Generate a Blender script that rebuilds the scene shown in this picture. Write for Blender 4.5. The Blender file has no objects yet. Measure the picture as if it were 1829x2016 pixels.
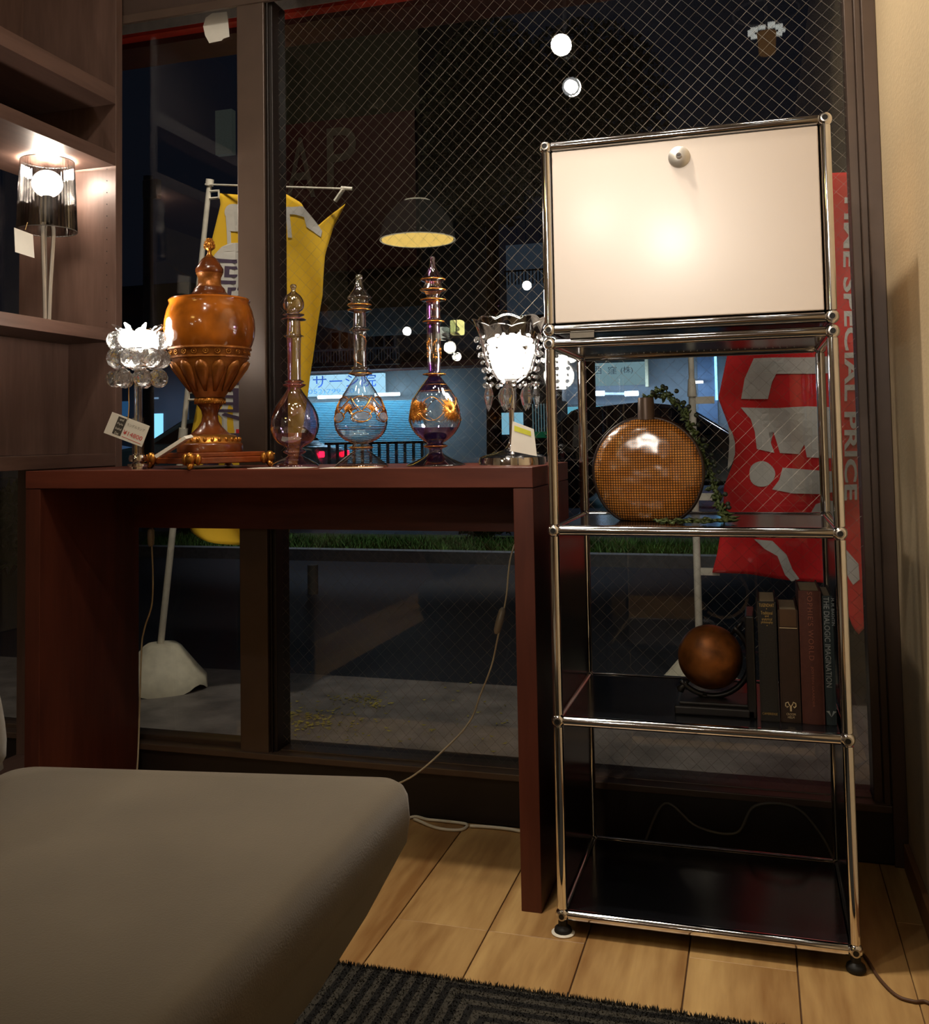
import bpy, bmesh, math, random
import numpy as np
from mathutils import Vector, Matrix

random.seed(7)
rng = np.random.default_rng(7)
scene = bpy.context.scene
COL = scene.collection
PI = math.pi

# ------------------------------------------------------------------ camera
CAM = (0.365, -1.844, 0.909)
PITCH, ROLL, YAW = 0.0527197, 0.0169601, 0.2940763
FOC, CX, CY, W, H = 1954.366, 891.693, 760.647, 1829.0, 2016.0
RM = Matrix.Rotation(YAW, 3, 'Z') @ Matrix.Rotation(PITCH, 3, 'X') @ Matrix.Rotation(ROLL, 3, 'Y')
cam_d = bpy.data.cameras.new('camera')
cam_o = bpy.data.objects.new('camera', cam_d)
COL.objects.link(cam_o)
_r, _f, _u = RM.col[0], RM.col[1], RM.col[2]
_m = Matrix(((_r.x, _u.x, -_f.x), (_r.y, _u.y, -_f.y), (_r.z, _u.z, -_f.z))).to_4x4()
cam_o.matrix_world = Matrix.Translation(CAM) @ _m
cam_d.sensor_fit = 'HORIZONTAL'
cam_d.sensor_width = 36.0
cam_d.lens = FOC / W * 36.0
cam_d.shift_x = (W / 2 - CX) / W
cam_d.shift_y = (CY - H / 2) / W
cam_d.clip_start = 0.02
cam_d.clip_end = 300
scene.camera = cam_o

# ------------------------------------------------------------------ view, world, lights
scene.view_settings.view_transform = 'Standard'
scene.view_settings.look = 'None'
scene.view_settings.gamma = 1.0
scene.view_settings.use_curve_mapping = False
scene.view_settings.exposure = 0.0
scene.cycles.sample_clamp_indirect = 3.0
scene.cycles.max_bounces = 16
scene.cycles.transparent_max_bounces = 40
scene.cycles.transmission_bounces = 12
scene.cycles.glossy_bounces = 6
scene.cycles.caustics_reflective = False
scene.cycles.caustics_refractive = False

world = bpy.data.worlds.new('night_sky')
scene.world = world
world.use_nodes = True
_bg = world.node_tree.nodes['Background']
_bg.inputs[0].default_value = (0.25, 0.32, 0.55, 1)
_bg.inputs[1].default_value = 0.012

WARM = (1.0, 0.88, 0.73)
def spot(name, loc, target, power, size=60, blend=.6, rad=.04, col=WARM):
    l = bpy.data.lights.new(name, 'SPOT')
    l.energy = power; l.spot_size = math.radians(size); l.spot_blend = blend
    l.shadow_soft_size = rad; l.color = col
    o = bpy.data.objects.new(name, l); COL.objects.link(o)
    o.location = loc
    d = Vector(target) - Vector(loc)
    o.rotation_euler = d.to_track_quat('-Z', 'Y').to_euler()
    return o
def point(name, loc, power, rad=.03, col=WARM, parent=None):
    l = bpy.data.lights.new(name, 'POINT'); l.energy = power
    l.shadow_soft_size = rad; l.color = col
    o = bpy.data.objects.new(name, l); COL.objects.link(o)
    o.location = loc
    return o
def area(name, loc, target, power, sx, sy, col=WARM):
    l = bpy.data.lights.new(name, 'AREA'); l.energy = power; l.shape = 'RECTANGLE'
    l.size = sx; l.size_y = sy; l.color = col
    o = bpy.data.objects.new(name, l); COL.objects.link(o); o.location = loc
    o.rotation_euler = (Vector(target) - Vector(loc)).to_track_quat('-Z', 'Y').to_euler()
    return o

# spotlights on the ceiling track and in the shop behind the camera
TRACK = [((-0.36, -1.41, 2.45), (-0.55, 0.3, 0.95), 26, 70),
         ((-0.316, -0.93, 2.45), (-0.2, 0.35, 0.8), 22, 70),
         ((-0.28, -0.30, 2.55), (-0.10, -0.05, 0.0), 76, 60),
         ((-.10, -.16, 2.62), (0.645, -.05, 1.35), 62, 85)]
for _i, (_l, _t, _p, _s) in enumerate(TRACK):
    spot('track_light', _l, _t, _p, _s)
PENDANTS = [(-0.10, -4.62, 2.15), (-0.47, -3.77, 2.15)]
spot('shop_light', PENDANTS[0], (0.22, 0, 1.35), 150, 22, 1, .05, (1, .90, .80))
spot('shop_light', PENDANTS[1], (0.1, 0, 1.35), 48, 30, 1, .05, (1, .90, .80))
for _l in ((-1.6, -3.4, 2.6), (-.3, -4.2, 2.6), (-2.2, -1.6, 2.6)):
    spot('downlight', _l, (_l[0], _l[1] + .2, 0), 40, 100, .7, .05)  # unseen fill spots added to brighten the room, without fittings
spot('bookcase_light', (-.55, -.9, 2.55), (-1.35, .3, 1.5), 26, 70, .8, .05)  # added fill spot that brightens the bookcase
# unseen lamps added outside above the window to brighten the banners
spot('awning_light', (-1.1, .95, 2.75), (-1.35, 1.55, 1.2), 62, 80, .7, .05)
spot('awning_light', (0.55, 1.2, 2.75), (0.5, 2.2, 1.1), 46, 80, .7, .05)

# ------------------------------------------------------------------ helpers
def at(x, y, Y):
    d = RM @ Vector(((x - CX) / FOC, 1, -(y - CY) / FOC))
    s = (Y - CAM[1]) / d.y
    return Vector(CAM) + d * s
def atz(x, y, Z):
    d = RM @ Vector(((x - CX) / FOC, 1, -(y - CY) / FOC))
    return Vector(CAM) + d * ((Z - CAM[2]) / d.z)
def atx(x, y, X):
    d = RM @ Vector(((x - CX) / FOC, 1, -(y - CY) / FOC))
    return Vector(CAM) + d * ((X - CAM[0]) / d.x)
def mpp(pt):   # metres per pixel at a world point
    d = RM.transposed() @ (Vector(pt) - Vector(CAM))
    return d.y / FOC

def lin(c):
    return tuple((v / 255 / 12.92) if v / 255 <= .04045 else ((v / 255 + .055) / 1.055) ** 2.4 for v in c)

MATS = {}
def mat(name, col, rough=.5, metal=0., var=.12, scale=30, bump=0., bscale=None, coat=0., spec=.5,
        emit=None, estr=0., stretch=None, alpha=None, trans=0., sheen=0.):
    """Principled material with a noise-driven colour variation and optional fine relief."""
    if name in MATS: return MATS[name]
    m = bpy.data.materials.new(name); m.use_nodes = True
    nt = m.node_tree; N = nt.nodes; L = nt.links
    b = N['Principled BSDF']
    c = lin(col)
    b.inputs['Roughness'].default_value = rough
    b.inputs['Metallic'].default_value = metal
    b.inputs['Coat Weight'].default_value = coat
    b.inputs['Specular IOR Level'].default_value = spec
    b.inputs['Sheen Weight'].default_value = sheen
    b.inputs['Transmission Weight'].default_value = trans
    tc = N.new('ShaderNodeTexCoord'); mp = N.new('ShaderNodeMapping')
    L.new(tc.outputs['Object'], mp.inputs[0])
    if stretch: mp.inputs['Scale'].default_value = stretch
    nz = N.new('ShaderNodeTexNoise'); nz.inputs['Scale'].default_value = scale
    nz.inputs['Detail'].default_value = 4
    L.new(mp.outputs[0], nz.inputs['Vector'])
    rp = N.new('ShaderNodeValToRGB')
    rp.color_ramp.elements[0].position = .3; rp.color_ramp.elements[1].position = .7
    rp.color_ramp.elements[0].color = tuple(v * (1 - var) for v in c) + (1,)
    rp.color_ramp.elements[1].color = tuple(min(1, v * (1 + var)) for v in c) + (1,)
    L.new(nz.outputs['Fac'], rp.inputs[0]); L.new(rp.outputs[0], b.inputs['Base Color'])
    if bump:
        n2 = N.new('ShaderNodeTexNoise'); n2.inputs['Scale'].default_value = bscale or scale * 4
        L.new(mp.outputs[0], n2.inputs['Vector'])
        bp = N.new('ShaderNodeBump'); bp.inputs['Strength'].default_value = bump
        bp.inputs['Distance'].default_value = .002
        L.new(n2.outputs['Fac'], bp.inputs['Height']); L.new(bp.outputs[0], b.inputs['Normal'])
    if emit:
        b.inputs['Emission Color'].default_value = lin(emit) + (1,)
        b.inputs['Emission Strength'].default_value = estr
    MATS[name] = m
    return m

def wood(name, c1, c2, rough=.4, axis='Y', scale=6., coat=.0, random_obj=False, spec=.5):
    if name in MATS: return MATS[name]
    m = bpy.data.materials.new(name); m.use_nodes = True
    nt = m.node_tree; N = nt.nodes; L = nt.links; b = N['Principled BSDF']
    b.inputs['Roughness'].default_value = rough; b.inputs['Coat Weight'].default_value = coat
    b.inputs['Specular IOR Level'].default_value = spec
    tc = N.new('ShaderNodeTexCoord'); mp = N.new('ShaderNodeMapping')
    s = {'X': (.12, 1, 1), 'Y': (1, .12, 1), 'Z': (1, 1, .12)}[axis]
    mp.inputs['Scale'].default_value = s
    L.new(tc.outputs['Object'], mp.inputs[0])
    vec = mp.outputs[0]
    if random_obj:
        oi = N.new('ShaderNodeObjectInfo'); ad = N.new('ShaderNodeVectorMath'); ad.operation = 'ADD'
        cb = N.new('ShaderNodeCombineXYZ'); ml = N.new('ShaderNodeMath'); ml.operation = 'MULTIPLY'; ml.inputs[1].default_value = 37
        L.new(oi.outputs['Random'], ml.inputs[0]); L.new(ml.outputs[0], cb.inputs[0]); L.new(ml.outputs[0], cb.inputs[1])
        L.new(vec, ad.inputs[0]); L.new(cb.outputs[0], ad.inputs[1]); vec = ad.outputs[0]
    n1 = N.new('ShaderNodeTexNoise'); n1.inputs['Scale'].default_value = scale; n1.inputs['Detail'].default_value = 6
    n1.inputs['Distortion'].default_value = 1.5
    n2 = N.new('ShaderNodeTexNoise'); n2.inputs['Scale'].default_value = scale * 14; n2.inputs['Detail'].default_value = 3
    L.new(vec, n1.inputs['Vector']); L.new(vec, n2.inputs['Vector'])
    mx = N.new('ShaderNodeMath'); mx.operation = 'MULTIPLY_ADD'; mx.inputs[1].default_value = .35
    L.new(n2.outputs['Fac'], mx.inputs[0]); L.new(n1.outputs['Fac'], mx.inputs[2])
    rp = N.new('ShaderNodeValToRGB'); e = rp.color_ramp.elements
    e[0].position = .48; e[1].position = .88
    e[0].color = lin(c1) + (1,); e[1].color = lin(c2) + (1,)
    L.new(mx.outputs[0], rp.inputs[0]); L.new(rp.outputs[0], b.inputs['Base Color'])
    bp = N.new('ShaderNodeBump'); bp.inputs['Strength'].default_value = .15; bp.inputs['Distance'].default_value = .001
    L.new(n2.outputs['Fac'], bp.inputs['Height']); L.new(bp.outputs[0], b.inputs['Normal'])
    MATS[name] = m
    return m

def thin_glass(name, tint=(1, 1, 1), refl=1.0, rough=0., ior=1.5, var=0.0):
    """clear pane: what is behind shows through, the rest is mirrored by Fresnel."""
    if name in MATS: return MATS[name]
    m = bpy.data.materials.new(name); m.use_nodes = True
    nt = m.node_tree; N = nt.nodes; L = nt.links
    N.remove(N['Principled BSDF'])
    out = N['Material Output']
    tr = N.new('ShaderNodeBsdfTransparent'); tr.inputs[0].default_value = tuple(tint) + (1,)
    gl = N.new('ShaderNodeBsdfGlossy'); gl.inputs['Roughness'].default_value = rough
    gl.inputs[0].default_value = (1, 1, 1, 1)
    fr = N.new('ShaderNodeFresnel')
    ge_ = N.new('ShaderNodeNewGeometry'); io = N.new('ShaderNodeMapRange')   # same reflectance from both faces
    io.inputs['To Min'].default_value = ior; io.inputs['To Max'].default_value = 1 / ior
    L.new(ge_.outputs['Backfacing'], io.inputs['Value']); L.new(io.outputs[0], fr.inputs[0])
    ml = N.new('ShaderNodeMath'); ml.operation = 'MULTIPLY'; ml.inputs[1].default_value = refl
    ml.use_clamp = True
    mx = N.new('ShaderNodeMixShader')
    L.new(fr.outputs[0], ml.inputs[0]); L.new(ml.outputs[0], mx.inputs[0])
    L.new(tr.outputs[0], mx.inputs[1]); L.new(gl.outputs[0], mx.inputs[2])
    if var:
        tc = N.new('ShaderNodeTexCoord'); nz = N.new('ShaderNodeTexNoise'); nz.inputs['Scale'].default_value = 25
        L.new(tc.outputs['Object'], nz.inputs['Vector'])
        rp = N.new('ShaderNodeValToRGB'); rp.color_ramp.elements[0].position = .35; rp.color_ramp.elements[1].position = .7
        rp.color_ramp.elements[0].color = tuple(tint) + (1,)
        rp.color_ramp.elements[1].color = tuple(min(1, t + var) for t in tint) + (1,)
        L.new(nz.outputs['Fac'], rp.inputs[0]); L.new(rp.outputs[0], tr.inputs[0])
    L.new(mx.outputs[0], out.inputs[0])
    MATS[name] = m
    return m

def real_glass(name, tint=(1, 1, 1), ior=1.5, rough=0.):
    if name in MATS: return MATS[name]
    m = bpy.data.materials.new(name); m.use_nodes = True
    nt = m.node_tree; N = nt.nodes; L = nt.links
    N.remove(N['Principled BSDF'])
    g = N.new('ShaderNodeBsdfGlass'); g.inputs[0].default_value = tuple(tint) + (1,)
    g.inputs['Roughness'].default_value = rough; g.inputs['IOR'].default_value = ior
    t = N.new('ShaderNodeBsdfTransparent'); d = N.new('ShaderNodeBsdfDiffuse'); d.inputs[0].default_value = (.9, .9, .9, 1)
    m1 = N.new('ShaderNodeMixShader'); m1.inputs[0].default_value = .15
    m2 = N.new('ShaderNodeMixShader'); m2.inputs[0].default_value = .025
    L.new(g.outputs[0], m1.inputs[1]); L.new(t.outputs[0], m1.inputs[2])
    L.new(m1.outputs[0], m2.inputs[1]); L.new(d.outputs[0], m2.inputs[2])
    L.new(m2.outputs[0], N['Material Output'].inputs[0])
    MATS[name] = m
    return m

def emitter(name, col, strength):
    if name in MATS: return MATS[name]
    m = bpy.data.materials.new(name); m.use_nodes = True
    nt = m.node_tree; N = nt.nodes; L = nt.links
    N.remove(N['Principled BSDF'])
    e = N.new('ShaderNodeEmission'); e.inputs[0].default_value = lin(col) + (1,); e.inputs[1].default_value = strength
    L.new(e.outputs[0], N['Material Output'].inputs[0])
    MATS[name] = m
    return m

ORG = {}
def tag(o, label=None, cat=None, group=None, kind=None):
    if label: o['label'] = label
    if cat: o['category'] = cat
    if group: o['group'] = group
    if kind: o['kind'] = kind
    return o
def thing(name, loc, label, cat, group=None, rotz=0.):
    o = bpy.data.objects.new(name, None); COL.objects.link(o)
    o.empty_display_size = .05
    o.location = loc; o.rotation_euler = (0, 0, rotz)
    ORG[o.name] = Vector(loc) if rotz == 0 else None
    return tag(o, label, cat, group)
def root_of(o):
    while o.parent: o = o.parent
    return o

class G:
    """collects geometry (world metres unless the parent is rotated) and links it as one mesh object"""
    def __init__(s): s.v = []; s.f = []
    def add(s, vs, fs):
        k = len(s.v); s.v += [tuple(v) for v in vs]; s.f += [tuple(i + k for i in f) for f in fs]; return s
    def box(s, x0, x1, y0, y1, z0, z1):
        return s.add([(x0, y0, z0), (x1, y0, z0), (x1, y1, z0), (x0, y1, z0), (x0, y0, z1), (x1, y0, z1), (x1, y1, z1), (x0, y1, z1)],
                     [(0, 3, 2, 1), (4, 5, 6, 7), (0, 1, 5, 4), (1, 2, 6, 5), (2, 3, 7, 6), (3, 0, 4, 7)])
    def lathe(s, prof, c=(0, 0), seg=40, axis='Z', closed=False, lobes=0, amp=0):
        """prof: (r, z) pairs; c: centre x, y"""
        vs = []; n = len(prof)
        for r, z in prof:
            for k in range(seg):
                a = 2 * PI * k / seg
                rr = r * (1 + (amp * math.cos(lobes * a) if lobes else 0))
                vs.append((c[0] + rr * math.cos(a), c[1] + rr * math.sin(a), z))
        fs = []
        for i in range(n - 1):
            for k in range(seg):
                k2 = (k + 1) % seg
                fs.append((i * seg + k, i * seg + k2, (i + 1) * seg + k2, (i + 1) * seg + k))
        if closed:
            for k in range(seg):
                k2 = (k + 1) % seg
                fs.append(((n - 1) * seg + k, (n - 1) * seg + k2, k2, k))
        else:
            if prof[0][0] > 1e-5 : fs.append(tuple(reversed(range(seg)))) if s.caps else None
            if prof[-1][0] > 1e-5: fs.append(tuple(range((n - 1) * seg, n * seg))) if s.caps else None
        return s.add(vs, fs)
    caps = True
    def tube(s, pts, r, seg=8, rs=None, closed=False):
        pts = [Vector(p) for p in pts]; n = len(pts); vs = []; fs = []
        up = None
        for i, p in enumerate(pts):
            a = pts[(i - 1) % n] if (closed or i > 0) else p
            b = pts[(i + 1) % n] if (closed or i < n - 1) else p
            t = (b - a).normalized()
            if up is None:
                up = t.orthogonal().normalized()
            up = (up - t * up.dot(t))
            up = up.normalized() if up.length > 1e-6 else t.orthogonal().normalized()
            q = t.cross(up)
            rr = rs[i] if rs else r
            for k in range(seg):
                a_ = 2 * PI * k / seg
                vs.append(p + (up * math.cos(a_) + q * math.sin(a_)) * rr)
        m = n if closed else n - 1
        for i in range(m):
            j = (i + 1) % n
            for k in range(seg):
                k2 = (k + 1) % seg
                fs.append((i * seg + k, i * seg + k2, j * seg + k2, j * seg + k))
        if not closed:
            fs.append(tuple(reversed(range(seg)))); fs.append(tuple(range((n - 1) * seg, n * seg)))
        return s.add(vs, fs)
    def sphere(s, c, r, seg=16, rings=10, sc=(1, 1, 1)):
        vs = [(c[0], c[1], c[2] + r * sc[2])]; fs = []
        for i in range(1, rings):
            t = PI * i / rings
            for k in range(seg):
                a = 2 * PI * k / seg
                vs.append((c[0] + r * sc[0] * math.sin(t) * math.cos(a), c[1] + r * sc[1] * math.sin(t) * math.sin(a), c[2] + r * sc[2] * math.cos(t)))
        vs.append((c[0], c[1], c[2] - r * sc[2])); L_ = len(vs) - 1
        for k in range(seg):
            k2 = (k + 1) % seg
            fs.append((0, 1 + k, 1 + k2)); fs.append((L_, L_ - seg + k2, L_ - seg + k))
            for i in range(rings - 2):
                a = 1 + i * seg
                fs.append((a + k, a + seg + k, a + seg + k2, a + k2))
        return s.add(vs, fs)
    def prism(s, poly, to, depth):
        """poly: 2D points; to(u, v, w) -> 3D; w in 0..depth"""
        n = len(poly)
        vs = [to(u, v, 0) for u, v in poly] + [to(u, v, depth) for u, v in poly]
        fs = [tuple(range(n))[::-1], tuple(range(n, 2 * n))] + [(i, (i + 1) % n, n + (i + 1) % n, n + i) for i in range(n)]
        return s.add(vs, fs)
    def build(s, name, m, parent=None, smooth=False, bevel=0, local=False, label=None, kind=None, seg=2):
        me = bpy.data.meshes.new(name)
        v = s.v
        o_ = None
        if parent is not None and not local:
            o_ = ORG.get(root_of(parent).name)
        if o_ is not None:
            v = [(a - o_.x, b - o_.y, c - o_.z) for a, b, c in v]
        me.from_pydata(v, [], s.f)
        me.validate()
        bm = bmesh.new(); bm.from_mesh(me); bmesh.ops.recalc_face_normals(bm, faces=bm.faces); bm.to_mesh(me); bm.free()
        if smooth:
            for p in me.polygons: p.use_smooth = True
            if smooth != 'all':
                try: me.set_sharp_from_angle(angle=math.radians(42))
                except Exception: pass
        if m: me.materials.append(m)
        o = bpy.data.objects.new(name, me); COL.objects.link(o)
        if parent is not None: o.parent = parent
        if bevel:
            b = o.modifiers.new('edge', 'BEVEL'); b.width = bevel; b.segments = seg; b.limit_method = 'ANGLE'
        if label: o['label'] = label
        if kind: o['kind'] = kind
        return o
def single(g, name, m, label, cat, group=None, **k):
    """a thing that is one mesh, with its origin at its base"""
    xs = np.array(g.v); c = Vector(((xs[:, 0].min() + xs[:, 0].max()) / 2, (xs[:, 1].min() + xs[:, 1].max()) / 2, xs[:, 2].min()))
    g.v = [(a - c.x, b - c.y, d - c.z) for a, b, d in g.v]
    o = g.build(name, m, **k); o.location = c
    ORG[o.name] = c
    return tag(o, label, cat, group)
def struct(g, name, m, **k):
    o = g.build(name, m, **k); o['kind'] = 'structure'; ORG[o.name] = Vector((0, 0, 0)); return o
def dup(root, loc=None, rotz=None, label=None, group=None):
    def rec(o, par):
        c = o.copy(); COL.objects.link(c); c.parent = par
        for ch in [x for x in KIDS.get(o.name, [])]: rec(ch, c)
        return c
    KIDS = {}
    for x in bpy.data.objects:
        if x.parent: KIDS.setdefault(x.parent.name, []).append(x)
    r = rec(root, None)
    if loc is not None: r.location = loc
    if rotz is not None: r.rotation_euler = (0, 0, rotz)
    if label: r['label'] = label
    if group: r['group'] = group
    return r
def copy_part(o, loc=None, rot=None):
    c = o.copy(); COL.objects.link(c); c.parent = o.parent
    if loc is not None: c.location = loc
    if rot is not None: c.rotation_euler = rot
    return c

def text_mesh(txt, size, align='CENTER', extrude=0.0, font_space=1.0, bold=0.):
    """returns verts, faces of flat lettering in the XY plane (x right, y up)"""
    cu = bpy.data.curves.new('t', 'FONT'); cu.body = txt; cu.size = size
    cu.align_x = align; cu.align_y = 'CENTER'; cu.extrude = extrude; cu.resolution_u = 3
    cu.space_character = font_space; cu.offset = bold
    o = bpy.data.objects.new('t', cu); COL.objects.link(o)
    dg = bpy.context.evaluated_depsgraph_get()
    me = bpy.data.meshes.new_from_object(o.evaluated_get(dg))
    v = [tuple(x.co) for x in me.vertices]; f = [tuple(p.vertices) for p in me.polygons]
    bpy.data.objects.remove(o); bpy.data.curves.remove(cu); bpy.data.meshes.remove(me)
    return v, f
def add_text(g, txt, size, to, font_space=1.0, fit=None, align='CENTER'):
    """lettering mapped with to(u, v) -> 3D; fit=(w, h) stretches the block"""
    v, f = text_mesh(txt, size, align, font_space=font_space)
    if not v: return g
    a = np.array(v)
    if fit:
        mn = a.min(0); mx = a.max(0); c = (mn + mx) / 2
        a[:, 0] = (a[:, 0] - c[0]) * fit[0] / max(1e-9, mx[0] - mn[0])
        a[:, 1] = (a[:, 1] - c[1]) * fit[1] / max(1e-9, mx[1] - mn[1])
    g.add([to(p[0], p[1]) for p in a], f)
    return g
def lerp_prof(cx, Y, pts, cy_base=None):
    """(y_px, half_width_px) list -> [(r, z)], centre (x, y) for an upright turned object standing at depth Y"""
    yb = cy_base if cy_base else pts[-1][0]
    c = at(cx, yb, Y)
    out = []
    for y, hw in pts:
        # follow the vertical through c
        z = solve_z(c.x, Y, y)
        out.append((hw * mpp((c.x, Y, z)), z))
    return out, (c.x, Y)
def solve_z(X, Y, ypx):
    lo, hi = -1.0, 4.0
    for _ in range(40):
        z = (lo + hi) / 2
        d = RM.transposed() @ (Vector((X, Y, z)) - Vector(CAM))
        yy = CY - FOC * d.z / d.y
        if yy > ypx: lo = z
        else: hi = z
    return (lo + hi) / 2
def arc(c, r, a0, a1, n, ax=(1, 0, 0), ay=(0, 0, 1)):
    c = Vector(c); ax = Vector(ax); ay = Vector(ay)
    return [c + ax * r * math.cos(a0 + (a1 - a0) * i / n) + ay * r * math.sin(a0 + (a1 - a0) * i / n) for i in range(n + 1)]
def spline(pts, n=8):
    """Catmull-Rom through points"""
    P = [Vector(p) for p in pts]; P = [P[0] * 2 - P[1]] + P + [P[-1] * 2 - P[-2]]
    out = []
    for i in range(1, len(P) - 2):
        for k in range(n):
            t = k / n
            a, b, c, d = P[i - 1], P[i], P[i + 1], P[i + 2]
            out.append(.5 * ((2 * b) + (c - a) * t + (2 * a - 5 * b + 4 * c - d) * t * t + (3 * b - 3 * c + d - a) * t ** 3))
    out.append(P[-2]); return out

# ------------------------------------------------------------------ materials
CHROME = mat('chrome', (240, 240, 242), .07, 1.0, var=.02, scale=60)
CHROME_DULL = mat('brushed_steel', (190, 185, 178), .28, 1.0, var=.08, scale=40)
ALU = mat('bronze_aluminium', (86, 70, 60), .38, .15, var=.06, scale=20, bump=.05)
ALU_DARK = mat('dark_aluminium', (34, 27, 24), .45, .1, var=.06, scale=20)
WALL = mat('cream_wallpaper', (228, 204, 164), .75, 0, var=.03, scale=90, bump=.35, bscale=160, stretch=(1, .4, 1))
DOOR_WHITE = mat('cream_lacquer', (236, 222, 208), .30, 0, var=.01, scale=8, spec=.55)
DOOR_WHITE.node_tree.nodes['Principled BSDF'].inputs['Coat Weight'].default_value = .15
DOOR_WHITE.node_tree.nodes['Principled BSDF'].inputs['Coat Roughness'].default_value = .16
BLACK_PANEL = mat('black_lacquer', (20, 21, 24), .16, 0, var=.1, scale=12, spec=.5)
BLACK_RUB = mat('black_rubber', (14, 13, 13), .6, 0)
DESKW = wood('red_brown_veneer', (72, 32, 23), (108, 54, 40), .38, 'X', 5, spec=.4)
DESKL = wood('red_brown_veneer_upright', (64, 28, 20), (96, 48, 35), .42, 'Z', 5, spec=.4)
SHELFW = wood('dark_walnut_board', (78, 58, 50), (104, 80, 70), .45, 'Z', 7, spec=.4)
SHELFH = wood('dark_walnut_shelf', (78, 58, 50), (104, 80, 70), .45, 'Y', 7, spec=.4)
PLANK = wood('pale_oak_tile', (140, 100, 56), (206, 170, 112), .42, 'Y', 4.0, random_obj=True)
SUEDE = mat('grey_suede', (94, 85, 70), .95, 0, var=.10, scale=7, bump=.2, bscale=400, sheen=.25)
GOLD = mat('antique_gold', (190, 128, 54), .30, .85, var=.25, scale=60, bump=.3, bscale=200)
WHITE_PL = mat('white_plastic', (225, 220, 205), .45, 0, var=.04)
PAPER = mat('white_paper', (236, 232, 220), .8, 0, var=.03)
INK = mat('black_ink', (40, 38, 36), .7)
REDINK = mat('red_ink', (210, 60, 60), .7)
WINGLASS = thin_glass('window_glass', (.93, .95, .95), 1.0)
CABGLASS = thin_glass('cabinet_glass', (.95, .97, .97), 1.0)

# ------------------------------------------------------------------ room shell
XR = .645; YW = .46; XL = -3.2; YB = -5.6; ZC = 2.75
fl = struct(G().box(XL, XR + .3, YB, .60, -.12, -.004), 'floor', mat('floor_bed', (84, 56, 32), .8, 0))
k0 = -.316 + .1805
seams = [k0 + .1805 * k for k in range(-8, 5)]
plank_mesh = {}
for ci, xa in enumerate(seams):
    xb = min(xa + .1805, XR)
    if xb - xa < .01: continue
    off = [-.026, .42, .2, -.30, .11][ci % 5]
    if abs(xa - (k0 - .1805)) < .01 or abs(xa - k0) < .01: off = -.026
    ys = [YW]
    y = off
    while y > -2.9:
        if y < YW - .05: ys.append(y)
        y -= .9
    ys.append(-2.9)
    for a, b in zip(ys[1:], ys[:-1]):
        key = (round(xb - xa, 3), round(b - a, 3))
        if key not in plank_mesh:
            g = G().box(.0010, key[0] - .0010, .0004, key[1] - .0004, -.006, 0)
            o = g.build('plank', PLANK, fl, local=True, bevel=.0008, seg=1)
            plank_mesh[key] = o
        else:
            o = plank_mesh[key].copy(); COL.objects.link(o)
        o.location = (xa, a, 0)
g = G().box(XR, XR + .3, YB, YW + .02, 0, ZC)
wr = struct(g, 'wall_right', WALL)
struct(G().box(XL - .2, XL, YB, 1.0, 0, ZC), 'wall_left', mat('plaster_pale', (168, 156, 140), .8))
wb = struct(G().box(XL, XR + .3, YB - .2, YB, 0, ZC), 'wall_back', mat('dark_back_wall', (40, 32, 28), .8))
bw = wood('back_wall_boards', (86, 64, 48), (120, 92, 68), .6, 'Z', 5, random_obj=True)
for k in range(19):
    if k == 0:
        bo = G().box(0, .19, 0, .02, .1, ZC).build('board', bw, wb, local=True, bevel=.002)
    else:
        bo = bo.copy(); COL.objects.link(bo)
    bo.location = (XL + .02 + k * .2, YB, 0)
struct(G().box(XL, XR + .3, YB, .62, ZC, ZC + .15), 'ceiling', mat('ceiling_paint', (124, 114, 102), .85))
struct(G().box(XR - .012, XR, YB, YW - .02, 0, .055), 'baseboard_right', wood('baseboard_wood', (120, 84, 54), (140, 100, 64), .5, 'Y', 6), bevel=.003)
# wall return and lintel round the shop window
struct(G().box(XL, XR + .3, YW, YW + .012, 2.082, ZC), 'wall_front', mat('lintel_brown', (66, 50, 42), .6))

# ------------------------------------------------------------------ shop window (frame, mullion, panes)
wn = struct(G().box(XL, XR, YW, .60, 0, .118), 'window_1', ALU_DARK, bevel=.003)
def wpart(n, m, *b, **k):
    g = G()
    for q in b: g.box(*q)
    return g.build(n, m, wn, bevel=k.get('bevel', .002))
wpart('sill_rail', ALU, (XL, XR, YW - .008, YW + .05, .108, .124))
wpart('head_rail', ALU, (XL, XR, YW - .004, YW + .008, 2.064, 2.088))
wpart('mullion', ALU, (-.915, -.836, YW, YW + .09, .118, 2.075))
wpart('mullion_lip', ALU_DARK, (-.836, -.818, YW + .014, YW + .09, .118, 2.075), (-.8295, -.8265, YW + .004, YW + .016, .118, 2.075))
wpart('mullion', ALU, (-1.83, -1.75, YW, YW + .09, .118, 2.075))
wpart('sash_stile', ALU, (.583, .602, YW + .015, YW + .09, .118, 2.075))
wpart('sash_stile', ALU, (.602, .616, YW + .002, YW + .09, .118, 2.075))
wpart('jamb', ALU, (.616, XR, YW - .012, YW + .10, 0, 2.085))
wpart('glazing_bar', ALU, (-1.75, -.915, YW + .03, YW + .08, .118, .136))
wpart('glazing_bar', ALU, (-.818, .583, YW + .03, YW + .08, .118, .126))
GY = .51
wpart('pane', WINGLASS, (-1.755, -.91, GY, GY + .005, .12, 2.09), bevel=0)
wpart('pane', WINGLASS, (XL, -1.825, GY, GY + .005, .12, 2.09), bevel=0)
wpart('pane', WINGLASS, (-.82, .60, GY, GY + .005, .12, 2.09), bevel=0)
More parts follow.
